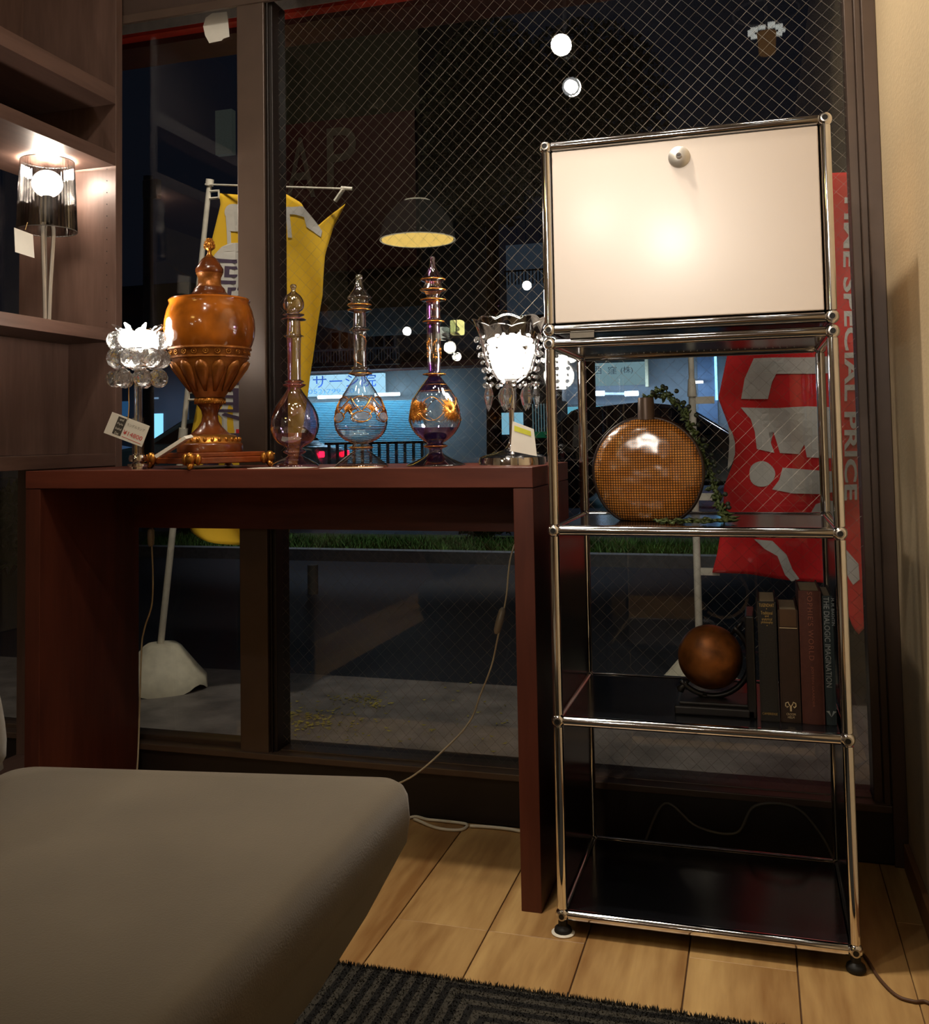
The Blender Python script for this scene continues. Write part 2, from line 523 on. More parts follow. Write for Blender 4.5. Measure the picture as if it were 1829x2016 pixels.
# the wires cast inside the big pane
g = G()
x0, x1, z0, z1 = -.82, .60, .125, 2.08
p = .0325; r = .00023
WIRE = mat('steel_wire', (150, 142, 128), .38, .75, var=.05)
n = int((x1 - x0 + z1 - z0) / p) + 2
for sgn in (1, -1):
    for k in range(n):
        c = k * p
        # line: x - x0 = t ; z = z0 + c - t   (sgn=1) or mirrored
        t0 = max(0, c - (z1 - z0)); t1 = min(x1 - x0, c)
        if t1 - t0 < .01: continue
        A = (x0 + t0, z0 + c - t0); B = (x0 + t1, z0 + c - t1)
        if sgn == -1:
            A = (x0 + x1 - A[0], A[1]); B = (x0 + x1 - B[0], B[1])
        yy = GY + .0025 + sgn * .0005
        g.tube([(A[0], yy - .004, A[1]), (B[0], yy - .004, B[1])], r, 4)
g.build('wire_mesh', WIRE, wn, kind='stuff')

# white paper taped to the left pane
g = G()
pts = [(405, 35), (418, 26), (447, 23), (449, 40), (452, 72), (440, 76), (436, 80), (412, 85), (404, 70), (400, 52)]
pl = [at(x, y, GY - .003) for x, y in pts]
g.prism([(q.x, q.z) for q in pl], lambda u, v, w: (u, GY - .0035 + w, v), .0012)
single(g, 'paper_scrap', PAPER, 'torn white paper scrap taped high on the narrow window pane', 'paper')

# ------------------------------------------------------------------ chrome tube cabinet
Z0 = .035
cab = thing('tube_cabinet', (.25, .175, 0), 'tall chrome tube cabinet with open black shelves and a cream flap compartment on top', 'cabinet')
S = .35
def cpart(n, g, m, **k): return g.build(n, m, cab, **k)
LV = [Z0, Z0 + .35, Z0 + .70, Z0 + 1.05]
LT = [Z0 + 1.076, Z0 + 1.426]
XS = (0, .5); YS = (0, .35)
ball = None; rim = None
def put(proto, loc, rot=(0, 0, 0)):
    c = proto.copy(); COL.objects.link(c)
    c.location = Vector(loc) - ORG[cab.name]; c.rotation_euler = rot
    for ch in BALLKIDS.get(proto.name, []):
        d = ch.copy(); COL.objects.link(d); d.parent = c
    return c
BALLKIDS = {}
g = G().sphere((0, 0, 0), .0128, 24, 16)
ball = g.build('ball_joint', CHROME, cab, smooth='all', local=True)
hole = G(); hole.caps = False
hole.lathe([(.0050, 0), (.0072, .0004), (.0074, .0016), (.0050, .0020)], seg=20)
hole.v = [(x, -.0118 - z, y) for x, y, z in hole.v]
h1 = hole.build('socket_rim', CHROME_DULL, ball, smooth=True, local=True)
hd = G().lathe([(0.0001, 0), (.0050, 0), (.0050, .0012), (.0001, .0012)], seg=16)
hd.v = [(x, -.0120 - z, y) for x, y, z in hd.v]
h2 = hd.build('socket_hole', BLACK_RUB, ball, local=True)
BALLKIDS[ball.name] = [h1, h2]
first = True
for z in LV + LT:
    for x in XS:
        for y in YS:
            if first:
                ball.location = Vector((x, y, z)) - ORG[cab.name]; first = False
            else: put(ball, (x, y, z))
def tubeproto(L_):
    g = G(); g.lathe([(.0095, .0115), (.0095, L_ - .0115)], seg=20)
    return g.build('tube', CHROME, cab, smooth=True, local=True)
TP = {}
def tube_between(a, b):
    a = Vector(a); b = Vector(b); L_ = round((b - a).length, 4)
    q = (b - a).to_track_quat('Z', 'Y').to_euler()
    if L_ not in TP:
        TP[L_] = tubeproto(L_); o = TP[L_]
    else:
        o = TP[L_].copy(); COL.objects.link(o)
    o.location = a - ORG[cab.name]; o.rotation_euler = q
for z in LV + LT:
    for y in YS: tube_between((0, y, z), (.5, y, z))
    for x in XS: tube_between((x, 0, z), (x, .35, z))
for x in XS:
    for y in YS:
        for i in range(3): tube_between((x, y, LV[i]), (x, y, LV[i + 1]))
        tube_between((x, y, LT[0]), (x, y, LT[1]))
e = .0095
for i, z in enumerate(LV):
    g = G().box(e, .5 - e, e, .35 - e, z - .001, z + .006)
    cpart('shelf_panel', g, BLACK_PANEL, bevel=.001)
for z in LT: cpart('top_panel', G().box(e, .5 - e, e, .35 - e, z - .006, z + .002), DOOR_WHITE if z == LT[1] else BLACK_PANEL)
# small punched holes on the underside of the third shelf
g = G()
for k in range(30):
    g.lathe([(.0001, LV[3] - .0022), (.0012, LV[3] - .0022), (.0012, LV[3] - .001), (.0001, LV[3] - .001)], (.05 + k * .0137, .28), 8)
cpart('punched_holes', g, CHROME_DULL, kind='stuff')
for i in (0, 1):
    for x in XS:
        g = G().box(x - .003, x + .003, e, .35 - e, LV[i] + e, LV[i + 1] - e)
        cpart('side_panel', g, BLACK_PANEL, bevel=.001)
for x in XS: cpart('side_panel', G().box(x - .003, x + .003, e, .35 - e, LT[0] + e, LT[1] - e), DOOR_WHITE, bevel=.001)
cpart('back_panel', G().box(e, .5 - e, .347, .353, LT[0] + e, LT[1] - e), DOOR_WHITE)
door = cpart('flap_door', G().box(.012, .488, -.006, .012, LT[0] + .0115, LT[1] - .0115), DOOR_WHITE, bevel=.002, seg=3, label='cream lacquered flap door')
dc = at(1337, 309, -.008)
g = G(); g.lathe([(.0001, .012), (.005, .012), (.0055, .0085), (.014, .007), (.0195, .003), (.020, 0)], seg=40)
g.v = [(dc.x + x, -.006 - z, dc.z + y) for x, y, z in g.v]
# turned rosette with fan facets
lock = g.build('lock_rosette', mat('spun_steel', (225, 220, 212), .38, .75, var=.10, scale=60), door, smooth=True, label='round spun-steel lock rosette')
g = G(); g.lathe([(.0001, .0145), (.0048, .0145), (.0052, .012)], seg=20)
g.v = [(dc.x + x, -.006 - z, dc.z + y) for x, y, z in g.v]
g.build('lock_core', CHROME, door, smooth=True)
g = G().box(dc.x - .0028, dc.x + .0028, -.0212, -.0203, dc.z - .0007, dc.z + .0007)
g.build('keyhole', BLACK_RUB, door)
g = G()
for k in (0, .45): pass
cpart('plug_strip', G().box(.04, .085, -.010, -.006, LT[0] - .018, LT[0] - .008), mat('grey_plastic', (120, 112, 98), .5))
for x in XS:
    for y in YS:
        g = G(); g.lathe([(.0001, 0.002), (.0155, .002), (.0165, .006), (.0150, .011), (.0085, .016), (.0085, .026), (.0001, .026)], (x, y), 24)
        cpart('foot', g, BLACK_RUB, smooth=True)
g = G(); g.lathe([(.0001, 0), (.0205, 0), (.0215, .0025), (.0195, .0042), (.0001, .0042)], (0, 0), 32)
cpart('foot_pad', g, WHITE_PL, smooth=True, label='white felt pad under the front left foot')

# ------------------------------------------------------------------ red-brown console desk
DX0, DX1, DY0, DY1, DT = -1.244, -.053, .063, .445, .851
desk = thing('console_table', ((DX0 + DX1) / 2, (DY0 + DY1) / 2, 0), 'long red-brown wooden console table in front of the window', 'table')
G().box(DX0, DX1, DY0, DY1, .811, DT).build('table_top', DESKW, desk, bevel=.0012)
G().box(DX0, DX0 + .040, DY0 + .001, DY1, 0, .8095).build('leg_panel', DESKL, desk, bevel=.0012)
G().box(DX1 - .040, DX1, DY0 + .001, DY1, 0, .8095).build('leg_panel', DESKL, desk, bevel=.0012)
G().box(DX0 + .040, DX1 - .040, DY1 - .022, DY1 - .002, .69, .8105).build('apron', DESKW, desk, bevel=.001)

# ------------------------------------------------------------------ tall dark shelving unit at the left
UX, UY1, UY0 = -1.256, .445, -.62
UD = -1.568
unit = thing('bookcase', ((UX + UD) / 2, (UY0 + UY1) / 2, 0), 'tall dark brown open shelving unit left of the console table', 'bookcase')
G().box(UD, UX, UY1 - .028, UY1, 0, 2.40).build('side_panel', SHELFW, unit, bevel=.001)
G().box(UD, UX, UY0, UY0 + .028, 0, 2.40).build('side_panel', SHELFW, unit, bevel=.001)
for z0_, z1_ in ((.853, .885), (1.182, 1.214), (1.657, 1.691), (1.826, 1.870), (2.37, 2.40), (.05, .08)):
    G().box(UD + .003, UX - .001, UY0 + .0285, UY1 - .0285, z0_, z1_).build('shelf', SHELFH, unit, bevel=.001)
G().box(UD + .001, UD + .010, UY0 + .0285, UY1 - .0285, 1.871, 2.369).build('back_panel', SHELFW, unit)
G().box(UD + .001, UD + .010, UY0 + .0285, UY1 - .0285, 1.692, 1.825).build('back_panel', SHELFW, unit)
G().box(-1.415, -1.405, UY0 + .0285, UY1 - .0285, .886, 1.181).build('back_panel', SHELFW, unit)
g = G()
for k in range(14):
    z = 1.235 + k * .032
    g.lathe([(.0001, 0), (.0016, 0), (.0016, .0006), (.0001, .0006)], (UX - .028, z), 8)
g.v = [(x, UY1 - .0281 - z, y) for x, y, z in g.v]
g.build('peg_holes', mat('peg_hole', (25, 18, 15), .8), unit, kind='stuff')

# ------------------------------------------------------------------ lamp with smoked shade on the shelf
def to_c(c): return (c[0], c[1])
SX, SZ = -1.385, 1.214
pb = atx(92, 620, SX)
SY = pb.y
smoke = mat('smoked_acrylic', (40, 38, 38), .08, 0, trans=.0)
SMOKE = thin_glass('smoked_shade', (.30, .29, .29), 2.0, .04, var=.35)
CLEAR = thin_glass('clear_acrylic', (.80, .78, .74), 2.2, .02)
lampS = thing('table_lamp', (SX, SY, SZ), 'table lamp with pleated smoked transparent shade on the bookcase shelf', 'lamp', )
g = G().box(SX - .04, SX + .04, SY - .055, SY + .055, SZ, SZ + .014); g.build('base', mat('silver_base', (170, 160, 150), .3, .6), lampS, bevel=.002)
zb = solve_z(SX, SY, 455); zt = solve_z(SX, SY, 318)
PXM = 1 / mpp((SX, SY, 1.45))
rb = 56 / PXM; rt = 50 / PXM
for k in range(3):
    a = k * 2 * PI / 3 + .5
    d = Vector((math.cos(a), math.sin(a), 0))
    c = Vector((SX, SY, 0))
    pts = [c + d * .006 + Vector((0, 0, SZ + .014)), c + d * .009 + Vector((0, 0, SZ + .11)), c + d * .016 + Vector((0, 0, zb - .01)), c + d * .012 + Vector((0, 0, zb + .02))]
    g = G().tube(spline(pts, 5), .0055, 8, rs=None)
    g.build('stem', mat('pearl_stem', (220, 212, 200), .2, .7, var=.05), lampS, smooth=True)
g = G()
prof = [(rb, zb), (rb * .5 + rt * .5, (zb + zt) / 2), (rt, zt), (rt - .003, zt), (rb - .003, zb)]
g.caps = False
seg = 96; vs = []; fs = []
for r_, z_ in [(rb, zb), (rb * .5 + rt * .5, (zb + zt) / 2), (rt, zt)]:
    for k in range(seg):
        rr = r_ + (.0012 if k % 2 else -.0012)
        vs.append((SX + rr * math.cos(2 * PI * k / seg), SY + rr * math.sin(2 * PI * k / seg), z_))
for i in range(2):
    for k in range(seg):
        k2 = (k + 1) % seg
        fs.append((i * seg + k, i * seg + k2, (i + 1) * seg + k2, (i + 1) * seg + k))
g.add(vs, fs); shade = g.build('lamp_shade', SMOKE, lampS, label='pleated smoked transparent drum shade')
sm = shade.modifiers.new('wall', 'SOLIDIFY'); sm.thickness = .0015
for zz, rr in ((zb, rb), (zt, rt)):
    G().tube([(SX + rr * math.cos(2 * PI * k / 40), SY + rr * math.sin(2 * PI * k / 40), zz) for k in range(40)], .0013, 6, closed=True).build('shade_rim', mat('smoke_rim', (90, 88, 84), .2), shade, smooth=True)
G().lathe([(.0001, zb + .02), (.017, zb + .02), (.017, zb + .055), (.013, zb + .06), (.013, zb + .095), (.0001, zb + .095)], (SX, SY), 20).build('lamp_holder', mat('holder_black', (30, 28, 26), .4), lampS, smooth=True)
BULB_S = emitter('shelf_bulb', (255, 240, 218), 60)
zbulb = zb + .125
G().sphere((SX, SY, zbulb), .037, 18, 12, (1.05, 1.05, .95)).build('bulb', BULB_S, lampS, smooth='all')
point('lamp_glow', (SX, SY, zbulb + .050), 40, .03)
# swing tag
g = G(); q = [atx(x, y, SX + .055) for x, y in ((28, 448), (65, 462), (68, 508), (30, 496))]
g.add([v_ for v_ in q] + [v_ + Vector((-.0008, 0, 0)) for v_ in q], [(0, 1, 2, 3), (7, 6, 5, 4), (0, 4, 5, 1), (1, 5, 6, 2), (2, 6, 7, 3), (3, 7, 4, 0)])
g.build('price_tag', PAPER, lampS)
G().tube([atx(54, 438, SX + .02), atx(50, 452, SX + .055)], .0008, 5).build('tag_string', mat('yellow_string', (200, 160, 60), .7), lampS)

# ------------------------------------------------------------------ crystal ball lamp (left end of the console)
CRYSTAL = real_glass('cut_crystal', (1, 1, 1), 1.52)
CR_THIN = thin_glass('thin_crystal', (.92, .92, .92), 3.2)
def ico(r, sub=2):
    bm = bmesh.new(); bmesh.ops.create_icosphere(bm, subdivisions=sub, radius=r)
    v = [tuple(x.co) for x in bm.verts]; f = [tuple(x.index for x in q.verts) for q in bm.faces]; bm.free(); return v, f
LYL = .12
pc = at(272, 925, LYL); LXL = pc.x
mp_ = mpp((LXL, LYL, .95))
crl = thing('crystal_lamp', (LXL, LYL, DT), 'lit table lamp hung with large crystal balls, at the left end of the console table', 'lamp')
pr, cc = lerp_prof(272, LYL, [(893, 4), (896, 16), (902, 18), (908, 17), (911, 9), (913, 20), (918, 20), (919, 16), (928, 16)])
pr[-1] = (pr[-1][0], DT)
pr = [(.0001, pr[0][1])] + pr + [(.0001, DT)]
G().lathe(pr, (LXL, LYL), 32).build('base', CHROME, crl, smooth=True)
zr0 = solve_z(LXL, LYL, 896); zr1 = solve_z(LXL, LYL, 700)
G().lathe([(.0085, zr0), (.0085, zr1)], (LXL, LYL), 20).build('pole', real_glass('clear_rod', (.97, .97, .97), 1.45), crl, smooth=True)
for k in range(4):
    a = k * PI / 2 + .4
    x, y = LXL + .011 * math.cos(a), LYL + .011 * math.sin(a)
    G().lathe([(.0022, zr0), (.0022, zr0 + .085 + .006 * (k % 2))], (x, y), 8).build('glass_rod', CR_THIN, crl, smooth=True)
def zpx(y): return solve_z(LXL, LYL, y)
v_, f_ = ico(1, 2)
proto = {}
def crystal(parent, c, r, name='crystal_ball', seedrot=0.):
    key = (parent.name, name)
    if key not in proto:
        g = G().add(v_, f_); o = g.build(name, CRYSTAL, parent, local=True); proto[key] = o
    else:
        o = proto[key].copy(); COL.objects.link(o)
    o.location = Vector(c) - ORG[parent.name]; o.scale = (r, r, r); o.rotation_euler = (seedrot, seedrot * 2.1, seedrot * .7)
    return o
for row, (y_, R_, r_, n_, ph) in enumerate([(672, 44, 19, 8, .2), (706, 42, 21, 7, .5), (745, 43, 18.5, 7, .1)]):
    for k in range(n_):
        a = ph + 2 * PI * k / n_
        crystal(crl, (LXL + R_ * mp_ * math.cos(a), LYL + R_ * mp_ * math.sin(a), zpx(y_)), r_ * mp_, seedrot=k * .7 + row)
for k in range(8):
    a = .1 + 2 * PI * k / 8
    c = Vector((LXL, LYL, 0)); d = Vector((math.cos(a), math.sin(a), 0)); zz = zpx(650)
    g = G().tube([c + d * .028 + Vector((0, 0, zz - .01)), c + d * .045 + Vector((0, 0, zz + .002)), c + d * .060 + Vector((0, 0, zz + .010))], .004, 6, rs=[.002, .006, .002])
    g.build('petal', CR_THIN, crl, smooth=True)
for zz, R_ in ((zpx(688), .046), (zpx(722), .044)):
    G().tube([(LXL + R_ * math.cos(2 * PI * k / 32), LYL + R_ * math.sin(2 * PI * k / 32), zz) for k in range(32)], .0018, 6, closed=True).build('ring_frame', CHROME, crl, smooth=True)
for k in range(7):
    a = 2 * PI * k / 6 + .3; rr = .030 if k < 6 else 0
    G().sphere((LXL + rr * math.cos(a), LYL + rr * math.sin(a), zpx(668) + (.004 if k % 2 else -.005)), .0165, 12, 9, (1, 1, 1.25)).build('bulb', emitter('crystal_bulb', (255, 244, 228), 40), crl, smooth='all')
point('lamp_glow', (LXL, LYL, zpx(636)), 3.0, .03, (1, .9, .78))
# price tag of the crystal lamp
TY = .085
def tagpt(x, y): return at(x, y, TY)
q = [tagpt(*p_) for p_ in ((221, 811), (295, 839), (279, 880), (204, 852))]
tg = G().add([v for v in q] + [v + Vector((0, .0008, 0)) for v in q], [(0, 1, 2, 3), (7, 6, 5, 4), (0, 4, 5, 1), (1, 5, 6, 2), (2, 6, 7, 3), (3, 7, 4, 0)]).build('price_tag', PAPER, crl, label='slanted white price tag with red price')
ux = (q[1] - q[0]); uy = (q[0] - q[3])
def tagmap(u, v): # u, v in 0..1 from lower left
    return q[3] + ux * u + uy * v + Vector((0, -.0006, 0))
g = G(); g.add([tagmap(.20, .12), tagmap(.42, .12), tagmap(.42, .93), tagmap(.20, .93)], [(0, 1, 2, 3)]); g.build('tag_block', mat('tag_grey', (70, 66, 60), .7), tg)
g = G()
for i, s_ in enumerate(('and', 'Fiyla', 'kohd', 'Dua')):
    add_text(g, s_, 1, lambda u, v, i=i: tagmap(.31 + u, .83 - i * .21 + v) + Vector((0, -.0004, 0)), fit=(.15 if len(s_) > 3 else .10, .11))
g.build('tag_print', PAPER, tg)
g = G(); add_text(g, '¥14800', 1, lambda u, v: tagmap(.70 + u, .36 + v), fit=(.50, .20)); g.add([tagmap(.46, .14), tagmap(.96, .11), tagmap(.96, .13), tagmap(.46, .16)], [(0, 1, 2, 3)]); g.build('tag_price', REDINK, tg)
g = G(); add_text(g, 'モンデルランプ', 1, lambda u, v: tagmap(.70 + u, .74 + v), fit=(.46, .13)); g.build('tag_text', mat('thin_ink', (130, 120, 110), .7), tg)
G().tube([tagpt(253, 760), tagpt(254, 800), tagpt(252, 826)], .0011, 6).build('tag_string', mat('jute', (190, 150, 90), .8), crl)

# ------------------------------------------------------------------ covered urn on a plinth
UYY = .205
ux_ = at(414, 920, UYY).x
amber = mat('amber_burl_lacquer', (160, 88, 22), .13, 0, var=.55, scale=14, coat=.6)
dbrown = mat('dark_amber_lacquer', (108, 54, 20), .22, 0, var=.3, scale=20, coat=.4)
carved = mat('carved_bronze', (158, 96, 38), .34, .35, var=.35, scale=40, bump=.5, bscale=140)
urn = thing('covered_urn', (ux_, UYY, DT), 'amber-brown covered urn with gold finial and carved leaf bowl on a square plinth', 'urn')
def up(pts): return lerp_prof(414, UYY, pts, 920)[0]
def ulathe(n, pts, m, par=urn, seg=56, **k):
    P = up(pts)
    P = [(.0001, P[0][1])] + P + [(.0001, P[-1][1])]
    return G().lathe(P, (ux_, UYY), seg).build(n, m, par, smooth=True, **k)
ulathe('body', [(594, 74), (590, 77), (593, 79), (600, 77), (612, 82.5), (632, 87), (650, 88), (668, 86), (680, 82), (688, 78)], amber, label='glossy amber bulbous body')
ulathe('band', [(686, 79), (688, 81), (690, 81), (691, 78), (703, 74), (704, 76), (707, 76), (708, 73)], carved, label='gold scroll band')
ulathe('bowl', [(707, 73), (718, 70), (735, 62), (752, 50), (768, 38), (783, 28)], carved)
ulathe('rope_ring', [(782, 24), (785, 28), (790, 29.5), (795, 28), (797, 24)], GOLD)
ulathe('stem', [(796, 25), (800, 22), (808, 17), (818, 15), (830, 17), (840, 23), (850, 33), (855, 40), (858, 46)], dbrown)
ulathe('collar', [(856, 44), (858, 49), (862, 54), (868, 58), (872, 60), (874, 60)], GOLD)
ulathe('foot_drum', [(872, 60), (874, 63), (876, 64), (889, 64), (891, 62)], dbrown)
ulathe('shoulder', [(566, 27), (570, 30), (574, 31), (580, 36), (586, 46), (590, 62), (593, 76), (596, 76)], dbrown)
lid = ulathe('lid', [(507, 10), (510, 14), (518, 20), (525, 24), (530, 27), (536, 27), (540, 24)], dbrown)
ulathe('lid_fringe', [(539, 26), (543, 24), (548, 22), (560, 22), (566, 26), (568, 28)], carved, lid)
fin = ulathe('finial', [(469, 1), (473, 5), (480, 9), (487, 10), (491, 8), (494, 4), (500, 4), (505, 8), (508, 12)], GOLD, lid, 24)
# pine-cone scales on the finial
g = G()
for i, (y_, hw) in enumerate([(472, 5), (477, 8), (482, 9.6), (487, 9.6)]):
    (r_, z_), = lerp_prof(414, UYY, [(y_, hw)], 920)[0]
    for k in range(9):
        a = 2 * PI * (k + .5 * (i % 2)) / 9
        g.sphere((ux_ + r_ * math.cos(a), UYY + r_ * math.sin(a), z_), .0026, 6, 5, (1, 1, 1.3))
g.build('cone_scales', GOLD, fin, smooth='all', kind='stuff')
def uro(y_, hw): (r_, z_), = lerp_prof(414, UYY, [(y_, hw)], 920)[0]; return r_, z_
# leaves on the bowl
cols_ = [uro(714, 72), uro(726, 67.5), uro(740, 59.5), uro(756, 48), uro(772, 35.5)]
leaf0 = None
for k in range(13):
    g = G()
    vs = []; fs = []
    wid = [.12, .20, .20, .15, .07]
    for i, (r_, z_) in enumerate(cols_):
        for j, s_ in enumerate((-1, -.5, 0, .5, 1)):
            a = wid[i] * s_
            rr = r_ + .0015 + .0055 * (1 - s_ * s_) * (1.2 if i < 2 else .7)
            vs.append((rr * math.cos(a), rr * math.sin(a), z_ - DT - (.004 * abs(s_) if i == 0 else 0)))
    for i in range(4):
        for j in range(4):
            fs.append((i * 5 + j, i * 5 + j + 1, (i + 1) * 5 + j + 1, (i + 1) * 5 + j))
    if leaf0 is None:
        g.add(vs, fs); leaf0 = g.build('leaf', carved, urn, smooth='all', local=True)
        leaf0.modifiers.new('s', 'SOLIDIFY').thickness = .002
        o = leaf0
    else:
        o = leaf0.copy(); COL.objects.link(o)
    o.rotation_euler = (0, 0, 2 * PI * k / 13 - PI / 2 + .30)
# scroll circles on the band
r_, z_ = uro(697, 77)
g = G()
for k in range(22):
    a = 2 * PI * k / 22
    c = Vector((ux_ + r_ * math.cos(a), UYY + r_ * math.sin(a), z_)); t = Vector((-math.sin(a), math.cos(a), 0))
    g.tube([c + t * .0058 * math.cos(b) + Vector((0, 0, .0052 * math.sin(b))) for b in [2 * PI * i / 12 for i in range(12)]], .0011, 5, closed=True)
    g.sphere(c, .0022, 6, 5)
g.build('scrollwork', GOLD, urn, smooth='all', kind='stuff')
# rope strands
r_, z_ = uro(790, 29); g = G()
for k in range(24):
    a = 2 * PI * k / 24
    c = Vector((ux_ + r_ * math.cos(a), UYY + r_ * math.sin(a), z_)); t = Vector((-math.sin(a), math.cos(a), 0))
    g.tube([c - t * .003 - Vector((0, 0, .006)), c, c + t * .003 + Vector((0, 0, .006))], .0018, 5)
g.build('rope_strands', GOLD, urn, smooth='all', kind='stuff')
g = G(); r_, z_ = uro(866, 57)
for k in range(26):
    a = 2 * PI * k / 26
    g.sphere((ux_ + r_ * math.cos(a), UYY + r_ * math.sin(a), z_), .0055, 8, 6, (.8, .8, 1.1))
g.build('gadroons', GOLD, urn, smooth='all', kind='stuff')
# plinth: square set diagonally, four gilt mask feet
zp1 = uro(890, 10)[1]; zp0 = uro(911, 10)[1]
rotp = math.radians(45 + 13)
hs = .098
def rot2(x, y, a=rotp): return (ux_ + x * math.cos(a) - y * math.sin(a), UYY + x * math.sin(a) + y * math.cos(a))
plm = wood('plinth_wood', (110, 50, 20), (150, 74, 30), .22, 'X', 6, coat=.4)
g = G()
for (h_, za, zb_) in ((hs, zp0, zp0 + .014), (hs - .006, zp0 + .014, zp1)):
    poly = [rot2(-h_, -h_), rot2(h_, -h_), rot2(h_, h_), rot2(-h_, h_)]
    g.prism(poly, lambda u, v, w, za=za: (u, v, za + w), zb_ - za)
g.build('plinth', plm, urn, bevel=.002)
for sx, sy in ((-1, -1), (1, -1), (1, 1), (-1, 1)):
    x, y = rot2(sx * hs * 1.0, sy * hs * 1.0)
    o_ = Vector((x - ux_, y - UYY, 0)).normalized()
    t = Vector((-o_.y, o_.x, 0)); c = Vector((x, y, DT))
    g = G()
    g.sphere(c + Vector((0, 0, .024)) + o_ * .002, .011, 12, 8, (1, 1, 1.3))
    for s_ in (-1, 1):
        g.sphere(c + Vector((0, 0, .022)) - o_ * .008 + t * s_ * .014, .012, 10, 8, (.7, .7, 1.1))
    g.sphere(c + Vector((0, 0, .030)) + o_ * .012, .0035, 6, 5)
    g.tube([c + Vector((0, 0, .014)), c + Vector((0, 0, .006)) + o_ * .004, c + o_ * .010 + Vector((0, 0, .0045))], .006, 8, rs=[.009, .007, .0044])
    g.build('mask_foot', GOLD, urn, smooth='all', label='gilt mask-shaped foot')
# tag hanging off the plinth
g = G(); q2 = [at(x, y, .09) for x, y in ((303, 897), (362, 859), (367, 864), (308, 902))]
g.add([v for v in q2] + [v + Vector((0, .03, .004)) for v in q2], [(0, 1, 2, 3), (7, 6, 5, 4), (0, 4, 5, 1), (1, 5, 6, 2), (2, 6, 7, 3), (3, 7, 4, 0)])
g.build('price_tag', PAPER, urn)

# ------------------------------------------------------------------ blown glass perfume bottles
def bottle(name, cx, Y, ybase, zones, label, ornament=None, cps=3.475, off=(500, 380)):
    """zones: list of (part, material, [(crop_y, half_width_crop)...])"""
    c = at(cx, ybase, Y)
    t = thing(name, (c.x, Y, DT), label, 'bottle', 'tall blown glass bottles')
    allp = []
    zmin = solve_z(c.x, Y, off[1] + zones[-1][2][-1][0] / cps)
    for i, (pn, m, pts) in enumerate(zones):
        P = []
        for y, hw in pts:
            z = solve_z(c.x, Y, off[1] + y / cps)
            P.append((hw / cps * mpp((c.x, Y, z)), z))
        P = [(r_, z + (DT - zmin)) for r_, z in P]
        # smooth the profile
        if len(P) > 3:
            sp = spline([(a, 0, b) for a, b in P], 4); P = [(max(.0004, q_.x), q_.z) for q_ in sp]
        allp += P
        g = G(); g.caps = False
        g.lathe(P, (c.x, Y), 48)
        g.build(pn, m, t, smooth='all')
    return t, allp, c
def surf(allp, c, Y, phi, z, lift=.0006):
    best = None
    for (r0, z0_), (r1, z1_) in zip(allp[:-1], allp[1:]):
        if min(z0_, z1_) <= z <= max(z0_, z1_) and abs(z1_ - z0_) > 1e-7:
            r_ = r0 + (r1 - r0) * (z - z0_) / (z1_ - z0_)
            if best is None or r_ > best: best = r_
    if best is None: best = .01
    r_ = best + lift
    return Vector((c.x + r_ * math.sin(phi), Y - r_ * math.cos(phi), z))
GILT = mat('gilt_paint', (224, 148, 62), .25, .8, var=.2, scale=80)
SMOKEG = thin_glass('grey_green_glass', (.76, .82, .79), 4.2, var=.12)
CLEARG = thin_glass('clear_blown_glass', (.90, .91, .91), 4.0)
MAUVE = thin_glass('mauve_lustre_glass', (.56, .50, .66), 5.0, var=.25)
MAUVE_D = thin_glass('deep_mauve_glass', (.66, .44, .66), 4.0, var=.2)
PURP = thin_glass('purple_glass', (.42, .18, .54), 4.0, var=.22)
PURPD = thin_glass('dark_purple_glass', (.26, .14, .32), 3.5, var=.05)
LAV = thin_glass('lavender_glass', (.62, .61, .74), 5.5, var=.1)

B1Y = .19
b1, p1, c1 = bottle('glass_bottle', 580.5, B1Y, 919, [
    ('stopper', LAV, [(620, 3), (626, 18), (640, 22), (652, 17), (665, 14), (680, 24), (700, 48), (730, 66), (765, 72), (795, 62), (812, 42), (820, 38)]),
    ('collar', MAUVE, [(820, 40), (826, 66), (832, 74), (840, 60), (848, 42), (858, 70), (863, 84), (868, 80), (874, 46)]),
    ('neck', LAV, [(874, 44), (920, 46), (968, 50), (974, 64), (980, 66), (986, 50), (1060, 46), (1180, 45), (1276, 45)]),
    ('collar', MAUVE_D, [(1276, 46), (1284, 62), (1292, 66), (1298, 50), (1304, 68), (1313, 77), (1322, 66), (1332, 46)]),
    ('body', MAUVE, [(1332, 44), (1360, 60), (1400, 88), (1460, 132), (1530, 162), (1590, 168), (1640, 158)]),
    ('body_base', MAUVE_D, [(1640, 158), (1680, 136), (1710, 106), (1730, 70), (1742, 50)]),
    ('foot', MAUVE_D, [(1742, 48), (1756, 70), (1766, 78), (1778, 66), (1788, 46), (1800, 58), (1822, 104), (1846, 146), (1862, 164), (1874, 164)]),
], 'smallest glass bottle, smoky mauve with a rounded onion stopper')
